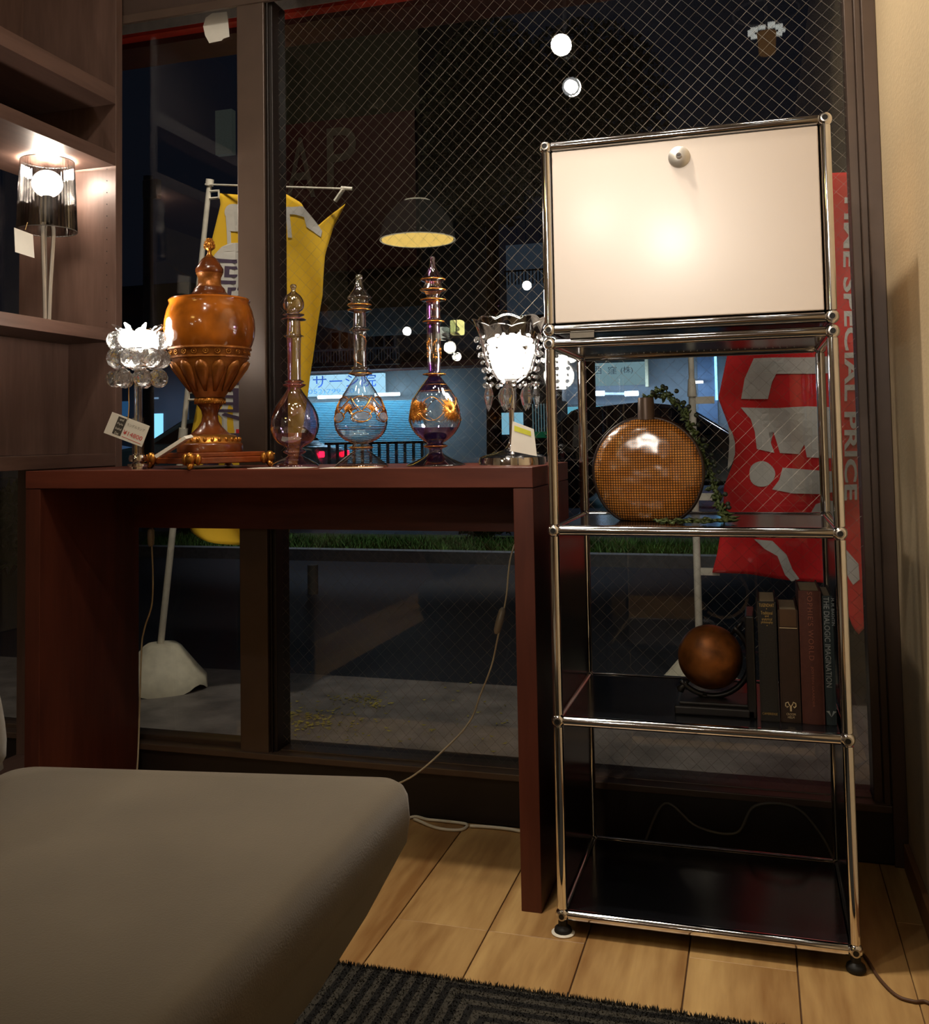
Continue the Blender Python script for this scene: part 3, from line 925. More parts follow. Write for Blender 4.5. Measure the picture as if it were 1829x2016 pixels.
b2, p2, c2 = bottle('glass_bottle', 711.5, .17, 919, [
    ('stopper', SMOKEG, [(552, 3), (560, 20), (576, 24), (590, 20), (604, 22), (630, 28), (665, 44), (695, 66), (712, 80), (722, 78), (735, 62), (746, 56)]),
    ('collar', CLEARG, [(746, 56), (756, 76), (768, 80), (780, 66), (790, 44), (796, 70), (802, 80), (808, 72), (816, 42)]),
    ('neck', CLEARG, [(816, 40), (860, 42), (915, 46), (930, 60), (937, 72), (944, 60), (952, 44), (1060, 42), (1188, 42)]),
    ('collar', SMOKEG, [(1188, 44), (1198, 62), (1208, 50), (1222, 64), (1236, 78), (1246, 56), (1252, 34)]),
    ('body', CLEARG, [(1252, 34), (1290, 62), (1350, 102), (1410, 138), (1470, 165), (1530, 179), (1580, 181), (1620, 172)]),
    ('body_base', SMOKEG, [(1620, 172), (1655, 150), (1685, 116), (1702, 80), (1712, 50)]),
    ('foot', SMOKEG, [(1712, 46), (1728, 66), (1740, 86), (1750, 70), (1758, 48), (1776, 72), (1806, 112), (1840, 156), (1862, 180), (1874, 184)]),
], 'middle glass bottle, grey-green clear glass with gilt ellipses engraved on its belly')
b3, p3, c3 = bottle('glass_bottle', 858, .21, 917, [
    ('stopper_tip', MAUVE_D, [(432, 2), (440, 16), (456, 18), (470, 16), (510, 24), (550, 46), (578, 70), (592, 82), (602, 76), (612, 50)]),
    ('stopper', CLEARG, [(612, 50), (632, 60), (650, 70), (664, 86), (676, 80), (692, 52), (716, 40)]),
    ('neck', PURP, [(716, 42), (724, 70), (732, 84), (740, 74), (748, 46), (800, 46), (864, 46), (874, 62), (881, 72), (888, 62), (896, 44), (958, 44)]),
    ('neck_clear', CLEARG, [(958, 46), (1060, 46), (1160, 46)]),
    ('neck_base', PURP, [(1160, 44), (1226, 42), (1234, 64), (1241, 78), (1248, 62), (1256, 40)]),
    ('body_top', PURPD, [(1256, 40), (1290, 66), (1330, 98), (1356, 116)]),
    ('body', CLEARG, [(1356, 116), (1400, 144), (1460, 168), (1520, 178), (1570, 176), (1606, 164)]),
    ('body_base', PURPD, [(1606, 164), (1646, 136), (1682, 98), (1702, 70), (1712, 52)]),
    ('foot', PURPD, [(1712, 50), (1722, 70), (1732, 80), (1742, 70), (1752, 46), (1780, 50), (1800, 76), (1826, 130), (1848, 178), (1860, 202), (1868, 204)]),
], 'tallest glass bottle, dark purple with gilt starbursts and a pointed stopper')
def zc(y, c, Y, zones_last=1870):   # crop y -> z
    return solve_z(c.x, Y, 380 + y / 3.475)
def gring(t, allp, c, Y, ys, rr=.0011, m=GILT):
    for y in ys:
        z = zc(y, c, Y)
        G().tube([surf(allp, c, Y, 2 * PI * k / 48, z, .0003) for k in range(48)], rr, 5, closed=True).build('gilt_ring', m, t, smooth='all')
gring(b2, p2, c2, .17, (768, 801, 1236, 1740)); gring(b2, p2, c2, .17, (1601, 1618), .0004, mat('dark_line', (70, 50, 50), .4)); gring(b2, p2, c2, .17, (1868,), .0008)
gring(b3, p3, c3, .21, (593, 664, 732, 881, 1241, 1731), .0012); gring(b3, p3, c3, .21, (1312, 1356, 745, 800, 850), .0004)
gring(b1, p1, c1, B1Y, (862, 1312), .0008, mat('lustre_pink', (190, 120, 120), .25, .8))
# gilt engraving on the middle bottle
g = G()
Y2 = .17
def s2(phi, y): return surf(p2, c2, Y2, phi, zc(y, c2, Y2))
for k in range(6):
    ph = k * PI / 3 + .42
    g.tube([s2(ph + .36 * math.cos(b), 1532 + 34 * math.sin(b)) for b in [2 * PI * i / 28 for i in range(28)]], .0011, 5, closed=True)
    g.tube([s2(ph + .42 * math.cos(b), 1515 + 50 * math.sin(b)) for b in [PI * (1.05 + .9 * i / 16) for i in range(17)]], .0008, 5)
    g.tube([s2(ph - PI / 6 + u, 1400 + abs(u) * 190) for u in [-.5 + i / 14 for i in range(15)]], .0011, 5)
    g.tube([s2(ph - PI / 6 + u, 1560 - (.5 - abs(u)) * 150) for u in [-.26 + i * .04 for i in range(14)]], .0009, 5)
    g.tube([s2(ph + .42 * math.cos(b), 1425 - 30 * math.sin(b)) for b in [PI * i / 12 for i in range(13)]], .0009, 5)
g.build('gilt_engraving', GILT, b2, smooth='all', kind='stuff')
g = G(); FROST = mat('frosted_glass', (170, 172, 176), .6, 0)
for k in range(6):
    ph = k * PI / 3 + .42 - PI / 6
    for i in range(9):
        a = -1.0 + i * .25
        g.tube([s2(ph - .10, 1500), s2(ph - .10 + .26 * math.sin(a), 1500 - 62 * math.cos(a))], .0009, 5)
g.build('gilt_fan', GILT, b2, smooth='all', kind='stuff')
# frosted ovals
g = G()
for k in range(6):
    ph = k * PI / 3 + .42
    ring = [s2(ph + .30 * math.cos(b), 1530 + 25 * math.sin(b)) for b in [2 * PI * i / 20 for i in range(20)]]
    g.add([s2(ph, 1530)] + ring, [(0, 1 + i, 1 + (i + 1) % 20) for i in range(20)])
g.build('frosted_oval', thin_glass('frosted_oval_glass', (.72, .72, .74), 5.0, .5), b2, smooth='all', kind='stuff')
g = G()
for k in range(7):
    y0_ = 970 + k * 30
    g.tube([s2(.3 + k * .9 + u * 1.2, y0_ + 26 * u) for u in [i / 6 for i in range(7)]], .0008, 4)
g.build('gilt_sprays', GILT, b2, smooth='all', kind='stuff')
# starbursts on the tall bottle
Y3 = .21
def s3(phi, y): return surf(p3, c3, Y3, phi, zc(y, c3, Y3))
g = G()
for k in range(4):
    ph = -.62 + k * PI / 2
    for i in range(34):
        a = 2 * PI * i / 34 + .04 * rng.random()
        L_ = .75 + .25 * rng.random()
        y_c = 1490
        pts = [s3(ph + .44 * L_ * u * math.cos(a), y_c + 92 * L_ * u * math.sin(a)) for u in (.03, .35, .7, 1.0)]
        g.tube(pts, .001, 4, rs=[.0012, .0019, .0016, .0003])
g.build('gilt_starburst', GILT, b3, smooth='all', kind='stuff')
g = G()
for k in range(4):
    ph = -.62 + PI / 4 + k * PI / 2
    for s_ in (-1, 1):
        g.tube([s3(ph + s_ * .5 * u, 1400 + 70 * u * u) for u in [i / 8 for i in range(9)]], .0009, 4)
        g.tube([s3(ph + s_ * .5 * u, 1560 - 60 * u * u) for u in [i / 8 for i in range(9)]], .0007, 4)
for i in range(60):
    ph = rng.random() * 2 * PI; y_ = 985 + rng.random() * 140
    a = rng.random() * PI
    g.tube([s3(ph, y_), s3(ph + .35 * math.cos(a), y_ + 26 * math.sin(a))], .0008, 4)
g.build('gilt_tracery', GILT, b3, smooth='all', kind='stuff')

# ------------------------------------------------------------------ crystal bowl lamp (right end of the console)
RY = .235
cr = at(1009, 914, RY); RX = cr.x
mr = mpp((RX, RY, .95))
crr = thing('crystal_lamp', (RX, RY, DT), 'lit table lamp with a scalloped crystal bowl shade, next to the chrome cabinet', 'lamp')
def rz(y): return solve_z(RX, RY, y)
zo = DT - rz(915)
P = [(.0001, rz(862)), (4 * mr, rz(862)), (6 * mr, rz(868)), (10 * mr, rz(878)), (18 * mr, rz(886)), (40 * mr, rz(892)), (58 * mr, rz(896)), (66 * mr, rz(900)), (67 * mr, rz(906)), (67 * mr, DT), (.0001, DT)]
G().lathe(P, (RX, RY), 48).build('base', CHROME, crr, smooth=True)
G().lathe([(5 * mr, rz(870)), (5 * mr, rz(806)), (9 * mr, rz(804)), (10 * mr, rz(780)), (9 * mr, rz(764)), (11 * mr, rz(762)), (12 * mr, rz(745)), (.0001, rz(744))], (RX, RY), 24).build('stem', CHROME, crr, smooth=True)
g = G(); g.caps = False
prof = [(.018, rz(752)), (.034, rz(742)), (.050, rz(720)), (.058, rz(694)), (.062, rz(668)), (.070, rz(646)), (.078, rz(634))]
g.lathe(prof, (RX, RY), 72, lobes=9, amp=.035)
# scallops on the rim: lift the last ring
nseg = 72
for k in range(nseg):
    i = len(g.v) - nseg + k
    x, y, z = g.v[i]; g.v[i] = (x, y, z + .007 * abs(math.cos(4.5 * 2 * PI * k / nseg)))
bowl = g.build('bowl_shade', thin_glass('bowl_crystal', (.93, .93, .93), 3.5), crr, smooth='all', label='scalloped clear crystal bowl shade')
rimp = [Vector(v) for v in g.v[-nseg:]]
G().tube(rimp, .0016, 6, closed=True).build('bowl_rim', CR_THIN, crr, smooth='all')
G().sphere((RX, RY, rz(712)), .041, 20, 14, (1, 1, .95)).build('bulb', emitter('bowl_bulb', (255, 246, 232), 34), crr, smooth='all')
G().sphere((RX, RY, rz(672)), .018, 14, 10, (2.8, 2.8, .7)).build('bulb', MATS['bowl_bulb'], crr, smooth='all')
point('lamp_glow', (RX, RY - .02, rz(600)), 2.2, .03, (1, .92, .82))
bs, bf = ico(1, 1)
bproto = G().add(bs, bf).build('bead', CRYSTAL, crr, local=True)
fb = True
for s_ in range(14):
    a = 2 * PI * s_ / 14 + .1
    for j in range(7):
        R_ = .074 - .004 * j if j < 5 else .056
        z = rz(668 + j * 15)
        o = bproto if fb else bproto.copy()
        if not fb: COL.objects.link(o)
        fb = False
        o.location = Vector((RX + R_ * math.cos(a), RY + R_ * math.sin(a), z)) - ORG[crr.name]
        r_ = .0062 if j % 2 == 0 else .0042
        o.scale = (r_, r_, r_); o.rotation_euler = (s_, j, 0)
def drop_mesh():
    g = G(); n = 6
    prof = [(.0001, 0), (.35, .18), (.5, .42), (.30, .75), (.0001, 1.0)]
    g.caps = False; g.lathe([(r_ * .55, -z_) for r_, z_ in prof][::-1], (0, 0), n)
    return g
dproto = drop_mesh().build('crystal_drop', CRYSTAL, crr, local=True)
fd = True
for k in range(7):
    a = -PI / 2 + .07 + 2 * PI * k / 7 
    R_ = .054
    o = dproto if fd else dproto.copy()
    if not fd: COL.objects.link(o)
    fd = False
    o.location = Vector((RX + R_ * math.cos(a), RY + R_ * math.sin(a), rz(757))) - ORG[crr.name]
    o.scale = (.055, .030, .057); o.rotation_euler = (0, 0, a + PI / 2)
# tag
TYR = .15
def trp(x, y): return at(x, y, TYR)
q = [trp(*p_) for p_ in ((1009, 829), (1051, 845), (1057, 898), (1005, 888))]
tg = G().add([v for v in q] + [v + Vector((0, .0008, 0)) for v in q], [(0, 1, 2, 3), (7, 6, 5, 4), (0, 4, 5, 1), (1, 5, 6, 2), (2, 6, 7, 3), (3, 7, 4, 0)]).build('price_tag', PAPER, crr)
g = G().add([q[0].lerp(q[3], t1).lerp(q[1].lerp(q[2], t1), t2) + Vector((0, -.0008, 0)) for t1, t2 in ((.12, .1), (.12, .85), (.3, .85), (.3, .1))], [(0, 1, 2, 3)]); g.build('tag_block', mat('lime_print', (214, 214, 70), .7), tg)
G().tube([trp(1011, 770), trp(1012, 800), trp(1010, 832)], .0005, 5).build('tag_string', mat('white_string', (220, 215, 205), .7), crr)
# leaflets on the table under the bottles
for i, (x, y, w_, lb) in enumerate(((-.625, .13, .07, 'thin white card lying under the smallest glass bottle'), (-.45, .10, .06, 'thin white card lying under the middle glass bottle'))):
    single(G().box(x - w_, x + w_, y - .03, y + .03, DT + .0001, DT + .0012), 'card', PAPER, lb, 'card')

# ------------------------------------------------------------------ round flat vase on the third shelf
def mosaic():
    m = bpy.data.materials.new('amber_mosaic'); m.use_nodes = True
    N = m.node_tree.nodes; L = m.node_tree.links; b = N['Principled BSDF']
    tc = N.new('ShaderNodeTexCoord'); sp = N.new('ShaderNodeSeparateXYZ'); L.new(tc.outputs['Object'], sp.inputs[0])
    outs = []
    for ax in (0, 2):
        ml = N.new('ShaderNodeMath'); ml.operation = 'MULTIPLY'; ml.inputs[1].default_value = 1 / .0050
        fr = N.new('ShaderNodeMath'); fr.operation = 'FRACT'
        sb = N.new('ShaderNodeMath'); sb.operation = 'SUBTRACT'; sb.inputs[1].default_value = .5
        ab = N.new('ShaderNodeMath'); ab.operation = 'ABSOLUTE'
        gt = N.new('ShaderNodeMath'); gt.operation = 'LESS_THAN'; gt.inputs[1].default_value = .36
        L.new(sp.outputs[ax], ml.inputs[0]); L.new(ml.outputs[0], fr.inputs[0]); L.new(fr.outputs[0], sb.inputs[0]); L.new(sb.outputs[0], ab.inputs[0]); L.new(ab.outputs[0], gt.inputs[0])
        outs.append(gt.outputs[0])
    mu = N.new('ShaderNodeMath'); mu.operation = 'MULTIPLY'; L.new(outs[0], mu.inputs[0]); L.new(outs[1], mu.inputs[1])
    nz = N.new('ShaderNodeTexNoise'); nz.inputs['Scale'].default_value = 34; L.new(tc.outputs['Object'], nz.inputs['Vector'])
    rp = N.new('ShaderNodeValToRGB'); e = rp.color_ramp.elements
    e[0].position = .25; e[0].color = lin((60, 20, 10)) + (1,); e[1].position = .33; e[1].color = lin((196, 124, 48)) + (1,)
    n3 = e = rp.color_ramp.elements.new(.8); n3.color = lin((222, 152, 70)) + (1,)
    L.new(nz.outputs['Fac'], rp.inputs[0])
    mx = N.new('ShaderNodeMix'); mx.data_type = 'RGBA'
    L.new(mu.outputs[0], mx.inputs[0]); mx.inputs[6].default_value = lin((60, 34, 22)) + (1,); L.new(rp.outputs[0], mx.inputs[7])
    L.new(mx.outputs[2], b.inputs['Base Color'])
    b.inputs['Roughness'].default_value = .22; b.inputs['Coat Weight'].default_value = .9; b.inputs['Coat Roughness'].default_value = .2
    bp = N.new('ShaderNodeBump'); bp.inputs['Strength'].default_value = .6; bp.inputs['Distance'].default_value = .001
    n9 = N.new('ShaderNodeTexNoise'); n9.inputs['Scale'].default_value = 13; L.new(tc.outputs['Object'], n9.inputs['Vector'])
    b9 = N.new('ShaderNodeBump'); b9.inputs['Strength'].default_value = .7; b9.inputs['Distance'].default_value = .02; L.new(n9.outputs['Fac'], b9.inputs['Height'])
    L.new(b9.outputs[0], bp.inputs['Normal'])
    L.new(mu.outputs[0], bp.inputs['Height']); L.new(bp.outputs[0], b.inputs['Normal']); L.new(b9.outputs[0], b.inputs['Coat Normal'])
    return m
VY = .15; SZ3 = LV[2] + .0062
vc = at(1275, 917, VY); vb = at(1275, 1018, VY)
vx = vc.x; mv = mpp(vc); VR = 105 * mv
vase = thing('disc_vase', (vx, VY, SZ3), 'round flat amber mosaic vase on the open cabinet shelf below the cream door', 'vase')
hz = 97 * mv
vcz = SZ3 + hz
g = G(); seg = 64
rings = [(.30, .031), (.62, .028), (.85, .021), (.96, .013), (1.0, .004)]
vs = []; fs = []
def vpt(rf, a, y):
    x = VR * rf * math.cos(a); z = VR * rf * math.sin(a)
    if z < 0: x *= 1 + .16 * (abs(z) / VR) ** 3
    z = max(z, -hz + .0005)
    return (vx + x, y, vcz + z)
layers = [(0.001, .032)] + rings
seq = [(rf, -th) for rf, th in layers] + [(rf, th) for rf, th in reversed(layers)]
for rf, th in seq:
    for k in range(seg): vs.append(vpt(rf, 2 * PI * k / seg, VY + th))
for i in range(len(seq) - 1):
    for k in range(seg):
        k2 = (k + 1) % seg; fs.append((i * seg + k, i * seg + k2, (i + 1) * seg + k2, (i + 1) * seg + k))
g.add(vs, fs); g.build('body', mosaic(), vase, smooth='all', label='amber mosaic disc body')
zn = solve_z(vx, VY, 783)
G().lathe([(.0001, vcz + VR - .004), (16.5 * mv, vcz + VR - .004), (15.5 * mv, zn - .002), (15 * mv, zn), (11 * mv, zn), (11 * mv, zn - .012), (.0001, zn - .012)], (vx, VY), 32).build('neck', mat('bronze_neck', (92, 74, 62), .4, .4), vase, smooth=True)
ringpts = [Vector((vx + VR * 1.004 * math.cos(a) * (1 + .16 * max(0, -math.sin(a)) ** 3), VY, vcz + max(VR * 1.004 * math.sin(a), -hz + .002))) for a in [2 * PI * k / 64 for k in range(64)]]
G().tube(ringpts, .0045, 8, closed=True).build('edge_band', mat('bronze_dark', (52, 36, 26), .4, .3), vase, smooth='all')
# trailing greenery
leafm = mat('dusty_green_leaf', (78, 92, 46), .6, 0, var=.4, scale=80)
sprig = thing('leaf_garland', (vx + .06, VY + .05, SZ3), 'trailing green string of leaves draped from the round vase down to the shelf', 'artificial plant')
PXL = [(1268, 784), (1283, 778), (1300, 772), (1318, 781), (1338, 800), (1356, 830), (1368, 862), (1385, 895), (1394, 925), (1404, 955), (1414, 985), (1422, 1008)]
vine = [at(x, y, VY + .045 + .02 * math.sin(i)) for i, (x, y) in enumerate(PXL)]
vine[0] = Vector((vx, VY, zn - .003))
V2 = [at(x, y, .05 + .01 * i) for i, (x, y) in enumerate([(1300, 1026), (1335, 1024), (1370, 1022), (1400, 1020), (1432, 1016)])]
V2 = [Vector((q_.x, q_.y, SZ3 + .006)) for q_ in V2]
vs1 = spline(vine, 8); vs2 = spline([vine[-1]] + [Vector((V2[-1].x, .12, SZ3 + .008))] + V2[::-1], 8)
for vv in vs1 + vs2: vv.z = max(vv.z, SZ3 + .003)
G().tube(vs1 + vs2[1:], .0012, 5).build('vine_stem', leafm, sprig, smooth='all')
lf = G().add([(0, 0, 0), (.5, -.35, .12), (1, 0, 0), (.5, .35, .12), (.5, 0, -.1)], [(0, 1, 4), (1, 2, 4), (2, 3, 4), (3, 0, 4), (0, 3, 1), (1, 3, 2)])
leafp = None
allv = vs1 + vs2[1:]
for i, pnt in enumerate(allv):
    for j in range(3):
        if leafp is None:
            leafp = lf.build('leaf', leafm, sprig, local=True, smooth='all'); o = leafp
        else:
            o = leafp.copy(); COL.objects.link(o)
        zz = pnt.z + rng.uniform(-.003, .003)
        o.location = Vector((pnt.x + rng.uniform(-.004, .004), pnt.y + rng.uniform(-.004, .004), max(zz, SZ3 + .004))) - ORG[sprig.name]
        flat = i > len(vs1)
        s_ = (.014 if flat else .010) + .007 * rng.random()
        o.scale = (s_, s_, s_); o.rotation_euler = (rng.uniform(-.5, .5) if flat else rng.uniform(-3, 3), rng.uniform(-.3, .1) if flat else rng.uniform(-1.5, 1.5), rng.uniform(0, 6.28))
bprot = None
for i in range(4, len(vs1), 4):
    if bprot is None:
        bprot = G().sphere((0, 0, 0), .0048, 8, 6).build('berry', mat('dark_berry', (38, 46, 34), .5), sprig, smooth='all', local=True); o = bprot
    else: o = bprot.copy(); COL.objects.link(o)
    pnt = vs1[i]
    o.location = pnt + Vector((rng.uniform(.004, .018), -.004, rng.uniform(-.004, .014))) - ORG[sprig.name]

# ------------------------------------------------------------------ globe bookend and books on the second shelf
SZ2 = LV[1] + .0062
BEY = .12
bx0 = at(1332, 1385, BEY).x; bx1 = at(1490, 1385, BEY).x
BLK = mat('black_painted_wood', (26, 24, 24), .35, 0, var=.1)
ge = thing('globe_bookend', ((bx0 + bx1) / 2, BEY, SZ2), 'small dark bronze globe on a black bookend stand beside the books', 'globe')
G().box(bx0, bx1 - .002, BEY - .055, BEY + .055, SZ2, SZ2 + .016).build('base', BLK, ge, bevel=.003)
G().box(bx0 + .008, bx1 - .004, BEY - .045, BEY + .045, SZ2 + .016, SZ2 + .022).build('base_step', BLK, ge, bevel=.002)
G().box(bx1 - .016, bx1, BEY - .055, BEY + .055, SZ2, SZ2 + .185).build('upright', BLK, ge, bevel=.003)
gc = at(1398, 1293, BEY); mg = mpp(gc); gr = 62 * mg
globe_m = mat('bronze_globe', (128, 76, 32), .45, .6, var=.75, scale=22, bump=.2)
G().sphere(gc, gr, 40, 28).build('globe', globe_m, ge, smooth='all', label='bronze-coloured globe')
R_ = gr + .013
tilt = math.radians(128)
pts = [gc + Vector((R_ * math.cos(a), 0, R_ * math.sin(a))) for a in [math.radians(-140 + i * 192 / 36) for i in range(37)]]
G().tube(pts, .0055, 8).build('meridian_arm', BLK, ge, smooth='all')
d_ = Vector((math.cos(math.radians(48)), 0, math.sin(math.radians(48))))
G().tube([gc + d_ * gr * .98, gc + d_ * (R_ + .012), gc + d_ * (R_ + .020)], .003, 8, rs=[.003, .004, .0015]).build('axis_pin', BLK, ge, smooth='all')
G().tube([gc - d_ * gr * .98, gc - d_ * (R_ + .004), gc - d_ * (R_ + .014), gc - d_ * (R_ + .018)], .003, 10, rs=[.003, .005, .0085, .002]).build('axis_knob', BLK, ge, smooth='all')
fb_ = gc + Vector((-.012, 0, -R_))
G().lathe([(.0001, fb_.z + .003), (.006, fb_.z + .001), (.0075, fb_.z - .006), (.005, fb_.z - .014), (.0035, fb_.z - .018), (.006, SZ2 + .028), (.008, SZ2 + .022), (.0001, SZ2 + .022)], (fb_.x, BEY), 16).build('post', BLK, ge, smooth='all')

PAGES = mat('book_pages', (196, 180, 150), .8, 0, var=.1, scale=60, stretch=(1, .1, 1))
def book(x0, x1, ztop, d0, colr, rough, label, rounded=False, text=None):
    t = thing('book', ((x0 + x1) / 2, d0 + .075, SZ2), label, 'book', 'books beside the globe bookend')
    m = mat('cloth_%d_%d_%d' % colr, colr, rough, 0, var=.12, scale=120, bump=.25, bscale=500)
    w = x1 - x0; th = .0028; dp = .145
    g = G()
    g.box(x0, x0 + th, d0 + .003, d0 + dp, SZ2, ztop); g.box(x1 - th, x1, d0 + .003, d0 + dp, SZ2, ztop)
    g.build('cover_boards', m, t, bevel=.0006)
    n = 8; poly = []
    bul = .004 if rounded else .0012
    for i in range(n + 1):
        u = i / n; poly.append((x0 + w * u, d0 + .004 - bul * math.sin(PI * u)))
    poly += [(x1, d0 + .007), (x0, d0 + .007)]
    g = G().prism(poly, lambda u, v, w_: (u, v, SZ2 + w_), ztop - SZ2); sp_ = g.build('spine', m, t, smooth=True)
    G().box(x0 + th, x1 - th, d0 + .0075, d0 + dp - .005, SZ2 + .003, ztop - .004).build('page_block', PAGES, t)
    return t, sp_, d0 + .004 - bul - .0005
BKY = .055
def bxx(px, y=1300): return at(px, y, BKY).x
b_defs = [(1494, 1531, 1167, (30, 27, 23)), (1534, 1574, 1183, (52, 33, 20)), (1576, 1621, 1146, (86, 44, 35)), (1623, 1655, 1156, (42, 54, 57))]
labs = ['black cloth-bound book beside the globe bookend', 'brown hardback book with pale line and emblem on spine, second from the globe', 'tall reddish-brown leather book with faded spine lettering', 'dark blue-grey book with long silver title, at the right end']
SPT = []
for (xa, xb, yt, c_), lb in zip(b_defs, labs):
    X0 = bxx(xa); X1 = bxx(xb)
    X1 = min(X1, .488)
    zt_ = solve_z((X0 + X1) / 2, BKY + .01, yt + 16)
    SPT.append((book(X0, X1, zt_, BKY, c_, .6, lb, rounded=(xa in (1576,))), X0, X1, zt_))
CREAM = mat('foil_cream', (226, 205, 165), .5, 0)
SILV = mat('foil_silver', (170, 178, 178), .4, .2)
GOLDF = mat('foil_gold', (196, 164, 96), .4, .4)
def zof(X, y): return solve_z(X, BKY, y)
# 1 black book
(t_, sp_, yf), X0, X1, zt_ = SPT[0]; xc = (X0 + X1) / 2; wd = X1 - X0
g = G()
for s_, y_, w_, h_ in (('TUGENDHAT', 1192, .8, .006), ('Traditional', 1207, .62, .006), ('and', 1213, .2, .004), ('analytical', 1220, .55, .006), ('philosophy', 1226, .62, .006), ('CAMBRIDGE', 1406, .8, .004)):
    z_ = zof(xc, y_); add_text(g, s_, 1, lambda u, v, z_=z_: (xc + u, yf, z_ + v), fit=(wd * w_, h_))
for y_ in (1199, 1232):
    z_ = zof(xc, y_); g.add([(xc - .001, yf, z_), (xc, yf, z_ - .001), (xc + .001, yf, z_), (xc, yf, z_ + .001)], [(0, 1, 2, 3)])
g.build('spine_lettering', GOLDF, t_)
# 2 brown book
(t_, sp_, yf), X0, X1, zt_ = SPT[1]; xc = (X0 + X1) / 2; wd = X1 - X0
g = G(); z_ = zof(xc, 1237); g.box(X0 + .002, X1 - .002, yf - .0002, yf + .0002, z_ - .0006, z_ + .0006)
for s_, y_, w_ in (('CROOM', 1407, .45), ('HELM', 1413, .32)):
    z_ = zof(xc, y_); add_text(g, s_, 1, lambda u, v, z_=z_: (xc + u, yf, z_ + v), fit=(wd * w_, .004))
z_ = zof(xc, 1392)
for s_ in (-1, 1):   # ribbon-like emblem
    pts = [(xc + s_ * .0008, z_ - .008), (xc + s_ * .0008, z_ + .001), (xc + s_ * .003, z_ + .004), (xc + s_ * .0045, z_ + .008), (xc + s_ * .0085, z_ + .006), (xc + s_ * .0088, z_ + .001), (xc + s_ * .0062, z_ - .0018), (xc + s_ * .0042, z_ + .0005)]
    g.tube([(a, yf, b) for a, b in pts], .0011, 4)
g.build('spine_lettering', CREAM, t_)
G().box(X0 + .003, X1 - .003, yf - .0001, yf + .0002, zof(xc, 1234), zof(xc, 1200)).build('title_panel', mat('title_brown', (84, 58, 34), .6), t_)
# 3 leather book, reading downwards
def down(xc_, zc_, yf): return lambda u, v: (xc_ + v, yf, zc_ - u)
(t_, sp_, yf), X0, X1, zt_ = SPT[2]; xc = (X0 + X1) / 2
g = G(); za, zb_ = zof(xc, 1165), zof(xc, 1300); add_text(g, "SOPHIE'S WORLD", 1, down(xc, (za + zb_) / 2, yf - .0025 + .0015), fit=(za - zb_, .009), font_space=1.2)
g.build('spine_title', mat('worn_foil', (150, 92, 76), .4, .2), t_); g = G()
za, zb_ = zof(xc, 1312), zof(xc, 1392); add_text(g, 'JOSTEIN GAARDER', 1, down(xc, (za + zb_) / 2, yf - .001), fit=(za - zb_, .005))
g.build('spine_lettering', mat('worn_foil', (150, 92, 76), .4, .2), t_)
# 4 blue-grey book
(t_, sp_, yf), X0, X1, zt_ = SPT[3]; xc = (X0 + X1) / 2
g = G(); za, zb_ = zof(xc, 1176), zof(xc, 1354); add_text(g, 'THE DIALOGIC IMAGINATION', 1, down(xc - .002, (za + zb_) / 2, yf), fit=(za - zb_, .0095))
g.build('spine_title', SILV, t_); g = G()
za, zb_ = zof(xc, 1178), zof(xc, 1232); add_text(g, 'M. M. BAKHTIN', 1, down(xc + .0085, (za + zb_) / 2, yf), fit=(za - zb_, .005))
g.build('spine_author', SILV, t_); g = G()
z_ = zof(xc, 1406)
g.add([(xc - .009, yf, z_ + .004), (xc - .006, yf, z_ + .002), (xc, yf, z_ - .006), (xc - .003, yf, z_ + .005)], [(0, 1, 2, 3)]).add([(xc + .009, yf, z_ + .004), (xc + .006, yf, z_ + .002), (xc, yf, z_ - .006), (xc + .003, yf, z_ + .005)], [(3, 2, 1, 0)])
g.build('emblem', SILV, t_)

# ------------------------------------------------------------------ grey suede ottoman and pillow
def rring(x0, x1, y0, y1, r, z, n=6):
    out = []
    for cx_, cy_, a0 in ((x1 - r, y1 - r, 0), (x0 + r, y1 - r, PI / 2), (x0 + r, y0 + r, PI), (x1 - r, y0 + r, 1.5 * PI)):
        for i in range(n + 1):
            a = a0 + PI / 2 * i / n
            out.append((cx_ + r * math.cos(a), cy_ + r * math.sin(a), z))
    return out
OX0, OX1, OY0, OY1 = -.80, -.150, -1.62, -.375
ott = thing('ottoman', ((OX0 + OX1) / 2, (OY0 + OY1) / 2, 0), 'large grey suede ottoman in the foreground beside the dark rug', 'ottoman')
levels = [(.012, .20, .03), (.02, .195, .03), (.10, .125, .03), (.20, .062, .03), (.285, .016, .03), (.305, .004, .035), (.34, 0, .035), (.372, .002, .035), (.386, .007, .035), (.394, .015, .035), (.3985, .030, .04), (.4005, .06, .05), (.401, .13, .08), (.4015, .24, .05)]
g = G(); vs = []; fs = []
for z, ins, rad in levels:
    iy = ins * .25 if z < .3 else ins
    vs += rring(OX0 + min(ins, .06), OX1 - ins, OY0 + min(ins, .06), OY1 - (iy if z < .3 else min(ins, .2)), rad, z)
nr = len(vs) // len(levels)
vs = [(x, y - .16 * max(0, OX1 - x) * max(0, min(1, (y - (OY1 - .75)) / .75)), z) for x, y, z in vs]
for i in range(len(levels) - 1):
    for k in range(nr):
        k2 = (k + 1) % nr; fs.append((i * nr + k, i * nr + k2, (i + 1) * nr + k2, (i + 1) * nr + k))
fs.append(tuple(range((len(levels) - 1) * nr, len(levels) * nr))); fs.append(tuple(reversed(range(nr))))
g.add(vs, fs); g.build('cushion', SUEDE, ott, smooth='all')
